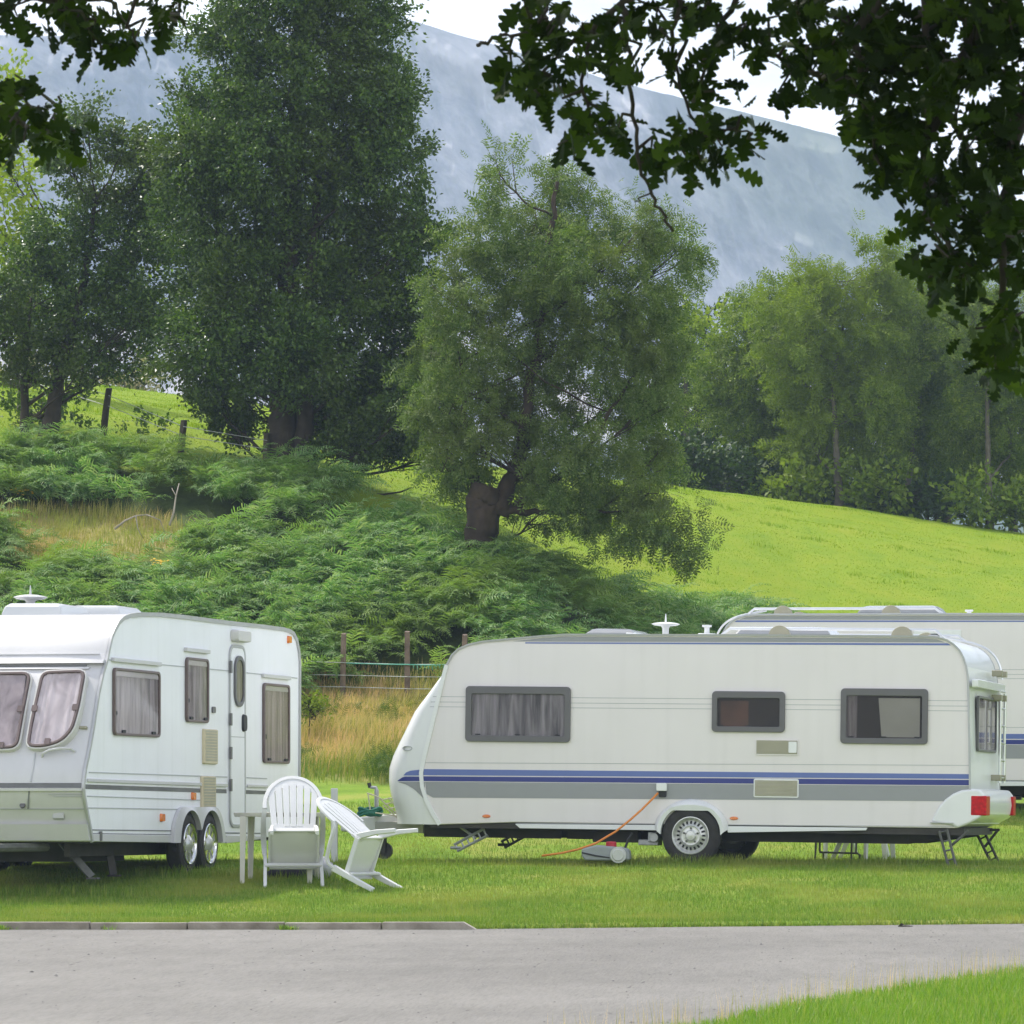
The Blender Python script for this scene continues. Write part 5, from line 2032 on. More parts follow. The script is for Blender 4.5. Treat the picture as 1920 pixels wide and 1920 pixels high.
def fence(label, posts, wires, Yf, pm, pw, extra=None, group=None):
    f_ = thing('wire_fence', label, 'fence', P(posts[0][0], posts[0][1], Yf(posts[0][0])) * np.array([1, 1, 0]) + np.array([0, 0, gz(posts[0][0], Yf(posts[0][0]))]), group)
    for x_, yt, lean in posts:
        Y = Yf(x_)
        top, z0 = P(x_, yt, Y), gz(x_, Y)
        X0 = top[0] - lean
        m = MB()
        n = 8
        vs_ = []
        for i, (z, r_) in enumerate(((z0 - .2, 1.05), ((z0 + top[2]) / 2, 1.0), (top[2], .94))):
            t = i / 2
            for k in range(n):
                a = 2 * math.pi * k / n + .3
                rr_ = pw * r_ * (1 + .08 * math.sin(3 * a + x_))
                vs_.append((X0 + lean * t + rr_ * math.cos(a), Y + rr_ * math.sin(a), z + (.012 * math.sin(a * 1) if i == 2 else 0)))
        m.add(vs_, [(r_ * n + i, r_ * n + (i + 1) % n, (r_ + 1) * n + (i + 1) % n, (r_ + 1) * n + i) for r_ in (0, 1) for i in range(n)] + [tuple(range(2 * n, 3 * n))])
        m.build('post', pm, f_, sharp=50)
    for path in wires:
        pts = [P(x_, y_, Yf(x_) - pw - .005) for x_, y_ in path]
        MB().tube(pts, .006, 5).build('wire', M_WIRE, f_, sharp=180)
    return f_


fn = fence('post and wire fence in long straw grass between the two front caravans',
           [(528, 1188, 0), (645, 1188, .02), (764, 1184, .0), (872, 1190, .03)],
           [[(380, 1236), (528, 1239), (645, 1242.5), (764, 1246), (872, 1245), (1000, 1243)], [(380, 1262), (645, 1266), (764, 1269), (1000, 1270)],
            [(380, 1285), (645, 1288), (764, 1291.5), (1000, 1293)], [(380, 1310), (645, 1312), (764, 1313), (1000, 1316)]],
           lambda x_: 66.0, M_POST, .042)
m = MB()
m.tube([P(x_, y_, 65.93) for x_, y_ in ((650, 1243.5), (720, 1245.5), (764, 1246), (800, 1247), (840, 1246.5))], .009, 5)
for x_ in np.arange(775, 842, 7):
    m.tube([P(x_, 1247, 65.93), P(x_ + 1, 1247 + random.uniform(4, 10), 65.93)], .006, 4)
m.build('twine', M_TWINE, fn, sharp=180)
fence('row of leaning dark fence posts along the top of the bracken bank under the trees',
      [(46, 676, .1), (205, 728, .12), (345, 788, .08), (501, 812, .02)],
      [[(-60, 690), (46, 690), (205, 742), (345, 800), (501, 826)], [(-60, 712), (46, 712), (205, 762), (345, 818), (501, 842)]],
      lambda x_: float(np.interp(x_, [-100, 46, 205, 345, 501], [80.6, 80.0, 78.2, 75.9, 75.3])), M_POSTG, .06)

# dead branches in the bracken
M_DEAD = mat('bleached_wood', (.36, .31, .25), .9, var=.2)
m = MB()
for path, r0 in ((((318, 985), (326, 960), (330, 930), (336, 906)), .02), (((215, 992), (235, 976), (255, 967), (275, 965)), .022), (((255, 968), (258, 990), (268, 1010)), .012), (((275, 965), (300, 975), (310, 1000)), .012), (((330, 930), (322, 915)), .01)):
    m.tube([P(x_, y_, 70.2 + i * .05) for i, (x_, y_) in enumerate(path)], list(np.linspace(r0, r0 * .4, len(path))), 6)
tag(m.build('dead_branch', M_DEAD, sharp=180), 'bleached dead branch sticking up out of the bracken on the left bank', 'branch')

# ================================================================== plants
def qd(a):
    return np.array(a, float)


LEAF_V = qd([(0, 0, 0), (-.30, .45, .06), (0, 1, -.05), (.30, .45, .06)])
LEAF_F = np.array([(0, 1, 2, 3)])


def spray_template(n=4, leng=.42, wid=.13):
    """pinnate leaf: leaflets in pairs along a drooping stalk plus one at the end"""
    v, f = [], []
    for i in range(n):
        s = .18 + .72 * i / (n - 1)
        for sg in (-1, 1):
            b = np.array([0, s, -.18 * s * s])
            d = np.array([sg * .86, .42, -.22])
            d /= np.linalg.norm(d)
            nrm_ = np.array([-d[1], d[0], 0])
            k = len(v)
            l_ = leng * (1 - .25 * abs(s - .5))
            v += [b, b + d * l_ * .5 + nrm_ * wid * .5 + np.array([0, 0, .02]), b + d * l_, b + d * l_ * .5 - nrm_ * wid * .5 + np.array([0, 0, .02])]
            f.append((k, k + 1, k + 2, k + 3))
    k = len(v)
    b = np.array([0, .92, -.17])
    v += [b, b + np.array([-wid * .5, leng * .4, -.1]), b + np.array([0, leng * .8, -.2]), b + np.array([wid * .5, leng * .4, -.1])]
    f.append((k, k + 1, k + 2, k + 3))
    return np.array(v), np.array(f)


SPRAY_V, SPRAY_F = spray_template()


def rand_dirs(n):
    d = rng.normal(size=(n, 3))
    return nrm(d)


def leaf_frames(axis, n, up=.6):
    """local frames with y along axis; normals biased upward"""
    z = nrm(rng.normal(size=(n, 3)) * (1 - up) + np.array([0, 0, up]))
    x = nrm(np.cross(axis, z))
    z = np.cross(x, axis)
    return x, axis, z


def tree(name, label, base_px, Y, lobes, lm, bm, leaf='simple', dens=1.0, leaf_len=.09, per=40, clump=.30, droop=.3, group=None, trunks=None, base_Y=None, tr=.16, cat='tree', ydepth=.55, nlimb=1.0, shell=.45, spread=None):
    """crown of leaf clumps inside ellipsoid lobes (measured in photo pixels at distance Y), limbs and trunk below"""
    sc = Y / F
    bx = (base_px - CX) * sc
    by = base_Y or Y
    bz = float(tz([bx], [by])[0])
    root = thing(name, label, cat, (bx, by, bz), group)
    W_ = (max(l[0] + l[2] for l in lobes) - min(l[0] - l[2] for l in lobes)) * sc / 2
    cl = []
    centers = []
    for (px, py, rx, ry) in lobes:
        c = P(px, py, Y)
        c[1] += rng.uniform(-1, 1) * W_ * ydepth if spread is None else rng.uniform(*spread)
        r3 = np.array([rx * sc, (rx + ry) / 2 * sc * 1.05, ry * sc])
        centers.append((c, r3))
        n = max(3, int(dens * 26 * (rx * sc) * (ry * sc) / (clump * clump) * .12))
        d = rand_dirs(n)
        rad = rng.uniform(0, 1, n) ** shell
        stray = rng.uniform(0, 1, n) < .16
        rad = np.where(stray, rng.uniform(.95, 1.32, n), rad)
        bump = .80 + .30 * hashnoise(d[:, 0] * 2.2 + px, d[:, 2] * 2.2 + py)
        p = c + d * r3 * (rad * bump)[:, None]
        cl.append(np.concatenate([p, d, np.repeat([[px]], n, 0)], 1))
    cl = np.concatenate(cl)
    cl = cl[cl[:, 2] > bz + .15]
    n = len(cl)
    # leaves
    k = rng.poisson(per, n).clip(3)
    idx = np.repeat(np.arange(n), k)
    N = len(idx)
    cp, cd = cl[idx, :3], cl[idx, 3:6]
    # each clump is a short twig direction; leaves line it
    tw = nrm(cl[:, 3:6] * .8 + rng.normal(size=(n, 3)) * .55 + np.array([0, 0, .15 - droop * .4]))[idx]
    along = rng.uniform(-.5, 1.0, N)
    csz = (clump * rng.uniform(.6, 1.25, n))[idx]
    pos = cp + tw * (along * csz)[:, None] + rng.normal(size=(N, 3)) * (csz * .38)[:, None] * np.array([1, 1, .8])
    ax = nrm(tw * .7 + cd * .4 + rng.normal(size=(N, 3)) * .75 + np.array([0, 0, -droop]))
    fx, fy, fz = leaf_frames(ax, N, .45)
    if leaf == 'spray':
        vs_, fs_ = stamp(SPRAY_V, SPRAY_F, pos, fx, fy, fz, leaf_len * rng.uniform(.7, 1.25, N))
    else:
        vs_, fs_ = stamp(LEAF_V, LEAF_F, pos, fx, fy, fz, leaf_len * rng.uniform(.65, 1.3, N))
    vs_ = vs_ - np.array([bx, by, bz])
    raw('crown', vs_, fs_, lm, root)
    # trunks and limbs
    trunks = trunks or [[(base_px, None), (np.mean([l[0] for l in lobes]), np.mean([l[1] for l in lobes]))]]
    m = MB()
    tp = []
    for ti, tk in enumerate(trunks):
        pts = []
        for j, q in enumerate(tk):
            if q[1] is None:
                pts.append(np.array([(q[0] - CX) * by / F, by, float(tz([(q[0] - CX) * by / F], [by])[0]) - .15]))
            else:
                p = P(q[0], q[1], Y)
                p[1] = by + (Y - by) * j / max(1, len(tk) - 1) + rng.uniform(-.1, .1)
                pts.append(p)
        # resample
        dense = []
        for a, b in zip(pts[:-1], pts[1:]):
            for t in np.linspace(0, 1, 10)[:-1]:
                dense.append(a * (1 - t) + b * t + rng.normal(size=3) * tr * .07)
        dense.append(pts[-1])
        q = np.linspace(0, 1, len(dense))
        r_ = tr * (tk[0][2] if len(tk[0]) > 2 else 1) * (1 - (tk[0][3] if len(tk[0]) > 3 else .78) * q) * (1 + .5 * np.exp(-q * 14)) * (1 + .06 * np.sin(np.arange(len(q)) * 2.1))
        k0 = len(m.v)
        m.tube(dense, list(r_), 15)
        for i_ in range(k0, len(m.v)):
            c_ = dense[(i_ - k0) // 15]
            d_ = np.array(m.v[i_]) - c_
            a_ = math.atan2(d_[1], d_[0])
            m.v[i_] = tuple(c_ + d_ * (1 + .22 * float(fbm(np.array(a_ * 2.2 + ti * 9), np.array(m.v[i_][2] * 2.5), 5, 3)) + .07 * math.sin(a_ * 7)))
        tp += list(zip(dense, r_))
    m.build('trunk', bm, root, sharp=180)
    m = MB()
    T_ = np.array([p for p, r_ in tp])
    TR = np.array([r_ for p, r_ in tp])
    for c, r3 in centers:
        if rng.uniform() > nlimb:
            continue
        dz = c[2] - T_[:, 2]
        hd = np.linalg.norm(c[:2] - T_[:, :2], axis=1)
        cost = np.where(dz > 0, np.abs(dz - hd * .7), 2 + hd - dz)
        i = int(np.argmin(cost))
        a, b = T_[i], c
        mid = (a + b) / 2 + np.array([0, 0, -.12 * np.linalg.norm(b - a)]) + rng.normal(size=3) * .08
        L_ = []
        for t in np.linspace(0, 1, 8):
            L_.append((1 - t) ** 2 * a + 2 * t * (1 - t) * mid + t * t * b + rng.normal(size=3) * .02)
        r0 = min(TR[i] * .5, .014 + .011 * np.linalg.norm(b - a))
        m.tube(L_, list(np.linspace(r0, .012, 8)), 6)
        near = np.where(np.linalg.norm((cl[:, :3] - c) / r3, axis=1) < 1.15)[0]
        for j in rng.permutation(near)[:14]:
            e = cl[j, :3]
            s_ = L_[rng.integers(4, 8)]
            md = (s_ + e) / 2 + rng.normal(size=3) * .06
            m.tube([s_, md, e], [.009, .007, .004], 4)
    if m.v:
        m.build('branches', bm, root, sharp=180)
    return root


M_BARKD = mat('dark_bark', (.045, .035, .024), .95, var=.4, scale=6, bump=.8, bscale=12)
M_BARKG = mat('grey_bark', (.10, .085, .06), .95, var=.35, scale=5, bump=.7, bscale=14)
M_BARKR = mat('rough_brown_bark', (.05, .034, .023), .95, var=.5, scale=5, bump=1.0, bscale=9)
LM_HOLLY = leafmat('dark_glossy_leaf', [(.034, .070, .009), (.052, .100, .013), (.08, .145, .02), (.17, .25, .05)], .32, .34, .42, (.09, .125, .014), .5)  # lightest leaf tone raised to paint highlights into the crown
LM_ASH = leafmat('ash_leaf', [(.075, .130, .024), (.105, .170, .034), (.14, .21, .048), (.25, .31, .11)], .38, .5, .25, (.13, .165, .035), .7)
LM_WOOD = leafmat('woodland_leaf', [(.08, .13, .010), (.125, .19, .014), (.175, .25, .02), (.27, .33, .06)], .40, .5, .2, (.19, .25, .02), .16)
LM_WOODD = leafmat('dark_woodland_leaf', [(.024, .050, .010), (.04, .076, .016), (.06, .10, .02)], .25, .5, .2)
LM_LIME = leafmat('yellow_green_leaf', [(.17, .25, .012), (.24, .32, .02), (.30, .35, .03)], .4, .5, .2)
LM_SCRUB = leafmat('pale_scrub_leaf', [(.30, .29, .15), (.42, .37, .23), (.24, .27, .09)], .2, .7, .2)
LM_BUSH = leafmat('bush_leaf', [(.05, .10, .012), (.08, .14, .018), (.115, .185, .026)], .3, .5, .2)

# the tall dark evergreen
LOBES_BIG = [(575, -230, 60, 90), (560, -120, 100, 90), (520, -20, 110, 90), (650, -20, 100, 90), (440, 70, 90, 80), (580, 80, 120, 90), (700, 80, 75, 90),
             (400, 190, 80, 80), (520, 200, 120, 90), (650, 210, 110, 90), (740, 200, 60, 70), (385, 300, 75, 70), (480, 320, 120, 90), (620, 330, 120, 90), (750, 310, 75, 80),
             (370, 400, 70, 70), (460, 430, 120, 90), (600, 450, 120, 90), (730, 430, 100, 80), (800, 440, 50, 60), (370, 520, 80, 80), (480, 550, 120, 90), (620, 570, 120, 90), (750, 550, 90, 80),
             (350, 630, 75, 70), (440, 660, 110, 80), (560, 680, 120, 80), (690, 670, 120, 90), (780, 640, 70, 70), (370, 730, 60, 55), (460, 745, 90, 55), (590, 755, 100, 60), (700, 770, 110, 80), (800, 760, 70, 80),
             (650, 850, 70, 60), (730, 860, 100, 70), (820, 850, 60, 60), (780, 920, 60, 35), (420, 800, 40, 30)]
tree('evergreen_tree', 'tall dark conical evergreen tree with two stems rising above the bracken bank', 530, 75.5, LOBES_BIG, LM_HOLLY, M_BARKD, 'simple', 2.6, .078, 92, .26, .1,
     trunks=[[(527, None, 1.1), (530, 760), (545, 420), (560, 60), (572, -180)], [(570, None, .8), (572, 780), (585, 480), (610, 150)]], tr=.24, ydepth=.42)
# the broad tree on the left edge
LOBES_L = [(170, 240, 45, 45), (240, 280, 50, 50), (140, 310, 45, 50), (290, 310, 50, 60), (190, 350, 90, 70), (290, 400, 70, 70), (150, 450, 100, 80), (70, 490, 50, 50), (250, 500, 90, 80),
           (-20, 560, 80, 70), (90, 570, 90, 70), (200, 590, 90, 70), (290, 590, 50, 60), (20, 640, 80, 45), (130, 655, 90, 45), (230, 660, 60, 40), (60, 690, 60, 30), (170, 695, 60, 28)]
tree('hawthorn_tree', 'broad dark hawthorn with a leaning trunk at the left edge behind the bracken', 100, 77.5, LOBES_L, LM_HOLLY, M_BARKD, 'simple', 2.4, .076, 90, .27, .15,
     trunks=[[(88, None, 1.), (112, 700), (150, 560), (180, 380)], [(48, None, .6), (46, 700), (60, 560)]], tr=.15, ydepth=.4)
# the pollard ash
LOBES_ASH = [(a_, b_, c_ * .86, d_ * .80) for a_, b_, c_, d_ in [(945, 335, 38, 50), (1045, 330, 52, 45), (1000, 410, 95, 75), (920, 430, 55, 55), (1120, 400, 75, 70), (1210, 440, 70, 65), (1275, 470, 50, 60), (880, 480, 60, 60), (980, 520, 100, 85), (1090, 520, 110, 95),
             (1200, 560, 85, 80), (1270, 560, 45, 55), (850, 570, 70, 70), (930, 620, 90, 80), (1040, 640, 110, 90), (1160, 660, 100, 85), (1240, 660, 60, 70), (800, 660, 65, 60), (880, 720, 90, 75), (1000, 750, 110, 80), (1130, 760, 110, 80),
             (1225, 760, 60, 70), (820, 760, 70, 60), (900, 820, 80, 60), (1010, 840, 80, 55), (1110, 850, 100, 65), (1210, 850, 55, 60), (840, 860, 60, 45), (1060, 930, 90, 50), (1150, 930, 90, 55), (1215, 930, 50, 50),
             (1200, 1000, 70, 40), (1270, 985, 60, 45), (1300, 1030, 45, 28), (1100, 985, 60, 30), (965, 895, 60, 34), (860, 900, 55, 30), (1000, 960, 50, 26)]]
tree('ash_tree', 'pale green pollard ash with a short thick trunk standing in the bracken', 905, 70.3, LOBES_ASH, LM_ASH, M_BARKR, 'spray', 2.5, .19, 19, .25, .6,
     trunks=[[(903, None, .95, .1), (905, 965), (912, 918)], [(935, 960, .45), (975, 850), (1000, 690), (1030, 480), (1045, 340)], [(940, 960, .3), (1010, 925), (1100, 850), (1200, 690)], [(900, 940, .3), (880, 850), (860, 660)], [(940, 960, .2), (1050, 960), (1180, 960)]], tr=.29, ydepth=.4, nlimb=.6)
# gnarled pollard head is part of the trunk mesh above; light tree beyond the left edge
tree('lime_tree', 'bright yellow-green tree behind the hawthorn at the left edge', 20, 90, [(40, 340, 60, 60), (0, 430, 80, 90), (70, 460, 60, 70), (20, 560, 80, 80), (-10, 150, 30, 80), (0, 260, 30, 60), (110, 560, 50, 60), (300, 560, 40, 70), (290, 420, 30, 40)], LM_LIME, M_BARKD, 'simple', 2.0, .13, 40, .4, .1, tr=.2)

# trees of the wood on the right
wood = [
    ('tall slender ash with a bare pale trunk, nearest tree of the wood on the right', 1572, 113, [(1590, 530, 70, 55), (1660, 500, 55, 40), (1530, 560, 65, 55), (1600, 600, 95, 60), (1690, 570, 70, 60), (1500, 630, 80, 60), (1620, 680, 100, 60), (1560, 740, 80, 45), (1490, 700, 70, 60), (1650, 750, 60, 50), (1520, 830, 70, 55), (1630, 830, 75, 55), (1580, 780, 60, 40)], LM_WOOD, [[(1575, None, .8), (1568, 830), (1562, 720), (1590, 560)]], 112),
    ('rounded green tree at the left end of the wood, beside the pale ash', 1430, 116, [(1420, 600, 60, 55), (1480, 560, 60, 50), (1400, 680, 75, 65), (1470, 660, 80, 70), (1390, 760, 70, 60), (1460, 770, 90, 70), (1350, 720, 50, 60), (1420, 850, 80, 60), (1500, 850, 60, 60)], LM_WOOD, None, 116),
    ('forked tree with two grey stems in the middle of the wood', 1690, 116, [(1720, 560, 70, 60), (1770, 610, 80, 60), (1700, 650, 80, 70), (1760, 700, 80, 70), (1690, 750, 80, 70), (1740, 800, 80, 60)], LM_WOOD, [[(1680, None, .8), (1670, 780), (1690, 660), (1720, 540)], [(1690, None, .6), (1725, 760), (1735, 600)]], 115),
    ('light green tree at the right edge of the wood below the oak leaves', 1850, 114, [(1830, 590, 70, 60), (1900, 570, 60, 60), (1850, 680, 80, 70), (1930, 690, 70, 80), (1840, 780, 80, 70), (1920, 800, 80, 80), (1860, 880, 80, 60)], LM_WOOD, [[(1855, None, .7), (1850, 780), (1855, 620)]], 112),
    ('narrow bushy tree between the forked tree and the right edge of the wood', 1780, 118, [(1790, 780, 60, 80), (1770, 880, 70, 60), (1720, 880, 70, 60)], LM_WOOD, None, 117),
]
for lab, bx_, Y_, lob, lm_, trk, by_ in wood:
    tree('woodland_tree', lab, bx_, Y_, lob, lm_, M_BARKG, 'spray', 2.2, .30, 20, .40, .4, 'trees of the wood beyond the field', trk, by_, tr=.13, ydepth=.3)
tree('dark_tree', 'dark blue-green tree standing behind the ash and the wood', 1300, 128, [(1300, 640, 70, 60), (1290, 720, 70, 70), (1320, 800, 70, 70), (1270, 810, 60, 70), (1370, 800, 60, 80)], LM_WOODD, M_BARKD, 'simple', 1.5, .2, 26, .45, .1, tr=.2)
tree('yellowish_tree', 'yellowish tree top glimpsed right of the ash above the dark tree', 1290, 124, [(1280, 600, 50, 35), (1320, 620, 45, 40), (1250, 640, 40, 50)], LM_LIME, M_BARKD, 'simple', 1.5, .17, 26, .4, .1, tr=.12)  # yellow-green is the leaves' own colour
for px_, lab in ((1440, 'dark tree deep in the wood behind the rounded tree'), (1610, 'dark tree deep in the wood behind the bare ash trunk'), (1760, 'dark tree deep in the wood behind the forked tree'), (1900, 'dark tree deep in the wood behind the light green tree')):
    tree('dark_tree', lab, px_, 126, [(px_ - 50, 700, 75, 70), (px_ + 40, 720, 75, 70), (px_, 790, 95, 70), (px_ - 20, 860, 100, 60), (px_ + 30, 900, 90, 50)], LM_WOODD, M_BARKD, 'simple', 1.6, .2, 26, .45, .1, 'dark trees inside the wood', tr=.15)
for px, py, rx, ry, Y_, lab in ((1290, 850, 75, 55, 113, 'low dark shrub at the left end of the wood edge'), (1390, 885, 80, 45, 113, 'shrub at the wood edge under the rounded tree'),
                               (1500, 905, 75, 45, 112, 'shrub at the wood edge left of the bare ash trunk'), (1640, 915, 75, 55, 112, 'shrub at the wood edge right of the bare ash trunk'),
                               (1740, 930, 75, 50, 112, 'shrub at the wood edge under the forked tree'), (1850, 945, 80, 55, 111, 'shrub at the wood edge under the light green tree'), (1940, 950, 60, 60, 111, 'shrub at the far right end of the wood edge')):
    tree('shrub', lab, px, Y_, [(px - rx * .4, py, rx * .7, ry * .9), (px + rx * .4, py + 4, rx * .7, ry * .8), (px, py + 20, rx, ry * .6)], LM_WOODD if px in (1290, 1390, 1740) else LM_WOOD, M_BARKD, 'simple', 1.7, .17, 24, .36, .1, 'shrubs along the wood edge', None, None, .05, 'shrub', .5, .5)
hl = []
for px_ in range(1225, 2010, 34):
    cy_ = float(np.interp(px_, [1240, 1500, 1920], [900, 937, 990]))
    hl.append((px_, cy_ - 14 + rng.uniform(-8, 4), 34, 26 + rng.uniform(0, 10)))
tree('hedge', 'low dark undergrowth closing the foot of the wood along the field crest', 1600, 117, hl, LM_WOODD, M_BARKD, 'simple', 3.0, .14, 30, .3, .1, None, [[(1600, None), (1600, 930)]], None, .05, 'hedge', .5, .25, spread=(-1.2, 1.2))
# shrubs and scrub on the left bank
tree('shrub', 'dark shrub in the bracken beneath the leaning hawthorn trunk', 75, 78.5, [(70, 780, 70, 40), (130, 770, 50, 40), (40, 800, 50, 30)], LM_BUSH, M_BARKD, 'simple', 2, .09, 30, .22, .1, None, None, None, .04, 'shrub', .4, .5)
tree('shrub', 'green shrub in front of the field, right of the hawthorn trunk', 250, 78.2, [(215, 825, 60, 36), (280, 815, 50, 34), (250, 845, 80, 28)], LM_BUSH, M_BARKD, 'simple', 2, .085, 30, .2, .1, None, None, None, .04, 'shrub', .4, .5)
tree('shrub', 'pale dry scrub bush beyond the field on the left', 240, 112, [(230, 700, 55, 34), (270, 715, 40, 30), (190, 705, 40, 30)], LM_SCRUB, M_BARKG, 'simple', 2, .15, 30, .35, .1, None, None, None, .05, 'shrub', .5, .5)
tree('shrub', 'pinkish bare scrub behind the hawthorn at the left edge', 50, 112, [(30, 690, 50, 36), (90, 685, 45, 36)], LM_SCRUB, M_BARKG, 'simple', 2, .14, 26, .35, .1, None, None, None, .05, 'shrub', .5, .5)
tree('shrub', 'small green bramble bush in the straw grass beside the older caravan', 580, 63.0, [(578, 1325, 18, 20), (592, 1330, 16, 16), (574, 1308, 14, 14)], LM_WOOD, M_BARKD, 'simple', 2.4, .06, 26, .13, .1, None, None, None, .02, 'shrub', .4, .5)

# ------------------------------------------------------------------ bracken
def frond_template(n=17, seed=0):
    v, f = [], []

    def rach(s):
        return np.array([.10 * s * s * (1 if seed % 2 else -1), .80 * s - .06 * s ** 3, .50 * s - .50 * s ** 2.4])
    for i in range(n):
        s = .14 + .86 * i / (n - 1)
        p = rach(s)
        t = rach(min(1, s + .02)) - rach(s - .02)
        t /= np.linalg.norm(t)
        l_ = .32 * (1 - s) ** .8 * min(1, s * 4) + .02
        for sg in (-1, 1):
            sd = np.array([sg, 0, 0])
            d = sd * .86 + t * (.40 + .1 * math.sin(i * 2.3 + seed)) + np.array([0, 0, -.10 - .16 * math.sin(i * 1.7 + sg + seed)])
            d /= np.linalg.norm(d)
            wv = t * .0125 * (1.2 - s * .6)
            k = len(v)
            v += [p - wv * .8, p + wv * .8, p + d * l_ * .5 + wv * 1.1 + np.array([0, 0, .025]), p + d * l_, p + d * l_ * .5 - wv * 1.1 + np.array([0, 0, .025])]
            f += [(k, k + 1, k + 2, k + 4), (k + 4, k + 2, k + 3, k + 3)]
    # stalk
    for i in range(5):
        a_, b_ = rach(i / 5), rach((i + 1) / 5)
        k = len(v)
        v += [a_ - np.array([.008, 0, 0]), a_ + np.array([.008, 0, 0]), b_ + np.array([.006, 0, 0]), b_ - np.array([.006, 0, 0])]
        f.append((k, k + 1, k + 2, k + 3))
    f = [q if len(set(q)) == 4 else (q[0], q[1], q[2], q[2]) for q in f]
    # tips as thin quads, so no face is degenerate
    v = [np.array(p) for p in v]
    out = []
    for q in f:
        if q[2] == q[3]:
            v.append(v[q[2]] + np.array([.002, .002, 0]))
            out.append((q[0], q[1], q[2], len(v) - 1))
        else:
            out.append(q)
    return np.array(v), np.array(out)


LM_FERN = leafmat('bracken_frond', [(.10, .215, .06), (.14, .28, .085), (.18, .33, .105), (.23, .38, .13), (.33, .45, .2), (.34, .42, .2)], .40, .6, .25, (.22, .31, .06), .5)
N = 52000
px = rng.uniform(-140, 1520, N)
Yq = rng.uniform(64.5, 80, N)
Xq = (px - CX) / F * Yq
keep = rng.uniform(0, 1, N) < fern_amt(Xq, Yq) * .62
Xq, Yq = Xq[keep], Yq[keep]
# clumpy: thin out in noise gaps
keep = rng.uniform(0, 1, len(Xq)) < smooth(-.13, .04, fbm(Xq * 1.0, Yq * 1.0, 77, 3))
Xq, Yq = Xq[keep], Yq[keep]
zq = tz(Xq, Yq)
n = len(Xq)
hgt = .12 + .85 * (fbm(Xq * .8, Yq * .8, 80, 3) + .5) + rng.uniform(-.15, .18, n)
AV, AF = [], []
for var in range(3):
    sel = np.arange(n) % 3 == var
    m_ = sel.sum()
    tv, tf = frond_template(14, var)
    ang = rng.normal(-.45, .95, m_)              # mostly leaning right and down the bank
    fy = np.stack([np.cos(ang), np.sin(ang), rng.uniform(-.25, .6, m_)], 1)
    fy = nrm(fy)
    fx = nrm(np.cross(fy, np.array([[0, 0, 1.]])) + rng.normal(size=(m_, 3)) * .3)
    fz = np.cross(fx, fy)
    p = np.stack([Xq[sel], Yq[sel], zq[sel] + hgt[sel] * .62 - .05], 1)
    a, b = stamp(tv, tf, p, fx, fy, fz, rng.uniform(.55, 1.05, m_))
    AF.append(b + sum(len(q) for q in AV))
    AV.append(a)
tag(raw('bracken', np.concatenate(AV), np.concatenate(AF), LM_FERN), kind='stuff')

# ------------------------------------------------------------------ grasses
BLADE_V = qd([(-.5, 0, 0), (.5, 0, 0), (.36, .12, .55), (-.36, .12, .55), (.05, .42, .97), (-.05, .42, .97)])
BLADE_F = np.array([(0, 1, 2, 3), (3, 2, 4, 5)])
TRI_V = qd([(-.5, 0, 0), (.5, 0, 0), (0, .35, 1)])
TRI_F = np.array([(0, 1, 2)])


def blades(name, X, Y, h, wd, material, z=None, tmpl='tri', lean=.5, bias=0.):
    n = len(X)
    z = tz(X, Y) if z is None else z
    ang = rng.uniform(0, 2 * math.pi, n)
    fx = np.stack([np.cos(ang), np.sin(ang), np.zeros(n)], 1)
    fy = np.stack([-np.sin(ang) + bias, np.cos(ang), np.zeros(n)], 1) * lean * rng.uniform(.2, 1.6, n)[:, None] * 2
    fz = np.repeat(np.array([[0, 0, 1.]]), n, 0)
    tv, tf = (TRI_V, TRI_F) if tmpl == 'tri' else (BLADE_V, BLADE_F)
    s3 = np.stack([wd, h, h], 1)
    p = np.stack([X, Y, z - .005], 1)
    vs_, fs_ = stamp(tv, tf, p, fx, fy, fz, s3)
    return tag(raw(name, vs_, fs_, material), kind='stuff')


LM_LAWN = leafmat('lawn_blade', [(.10, .19, .018), (.15, .26, .028), (.21, .32, .04), (.34, .36, .09)], .3, .55, .25, (.33, .34, .075), .75)
LM_VERGE = leafmat('verge_blade', [(.12, .25, .016), (.17, .32, .026), (.23, .37, .04), (.36, .39, .11)], .35, .5, .25)
LM_STRAW = leafmat('straw_blade', [(.26, .28, .06), (.52, .40, .14), (.74, .52, .27), (.82, .54, .38)], .35, .7, .2, (.27, .33, .06), .45)
LM_FIELD = leafmat('field_blade', [(.20, .31, .010), (.25, .345, .013), (.31, .375, .022)], .35, .6, .2, (.17, .29, .010), .6)

# lawn
N = 390000
px = rng.uniform(-120, 2260, N)
Yq = 41.9 + 16 * rng.uniform(0, 1, N) ** 1.35
Xq = (px - CX) / F * Yq
ok = Yq > yhigh(Xq) + .015 + .05 * fbm(Xq * 3.1, Xq * 0 + 2.2, 9) + np.where(Xq < -4.2, .03, 0)
Xq, Yq = Xq[ok], Yq[ok]
hh = (.028 + .035 * rng.uniform(0, 1, len(Xq)) ** 2) * (.75 + .8 * (fbm(Xq * .9, Yq * .9, 90) + .5))
blades('lawn_grass', Xq, Yq, hh, rng.uniform(.004, .009, len(Xq)), LM_LAWN, lean=.55)
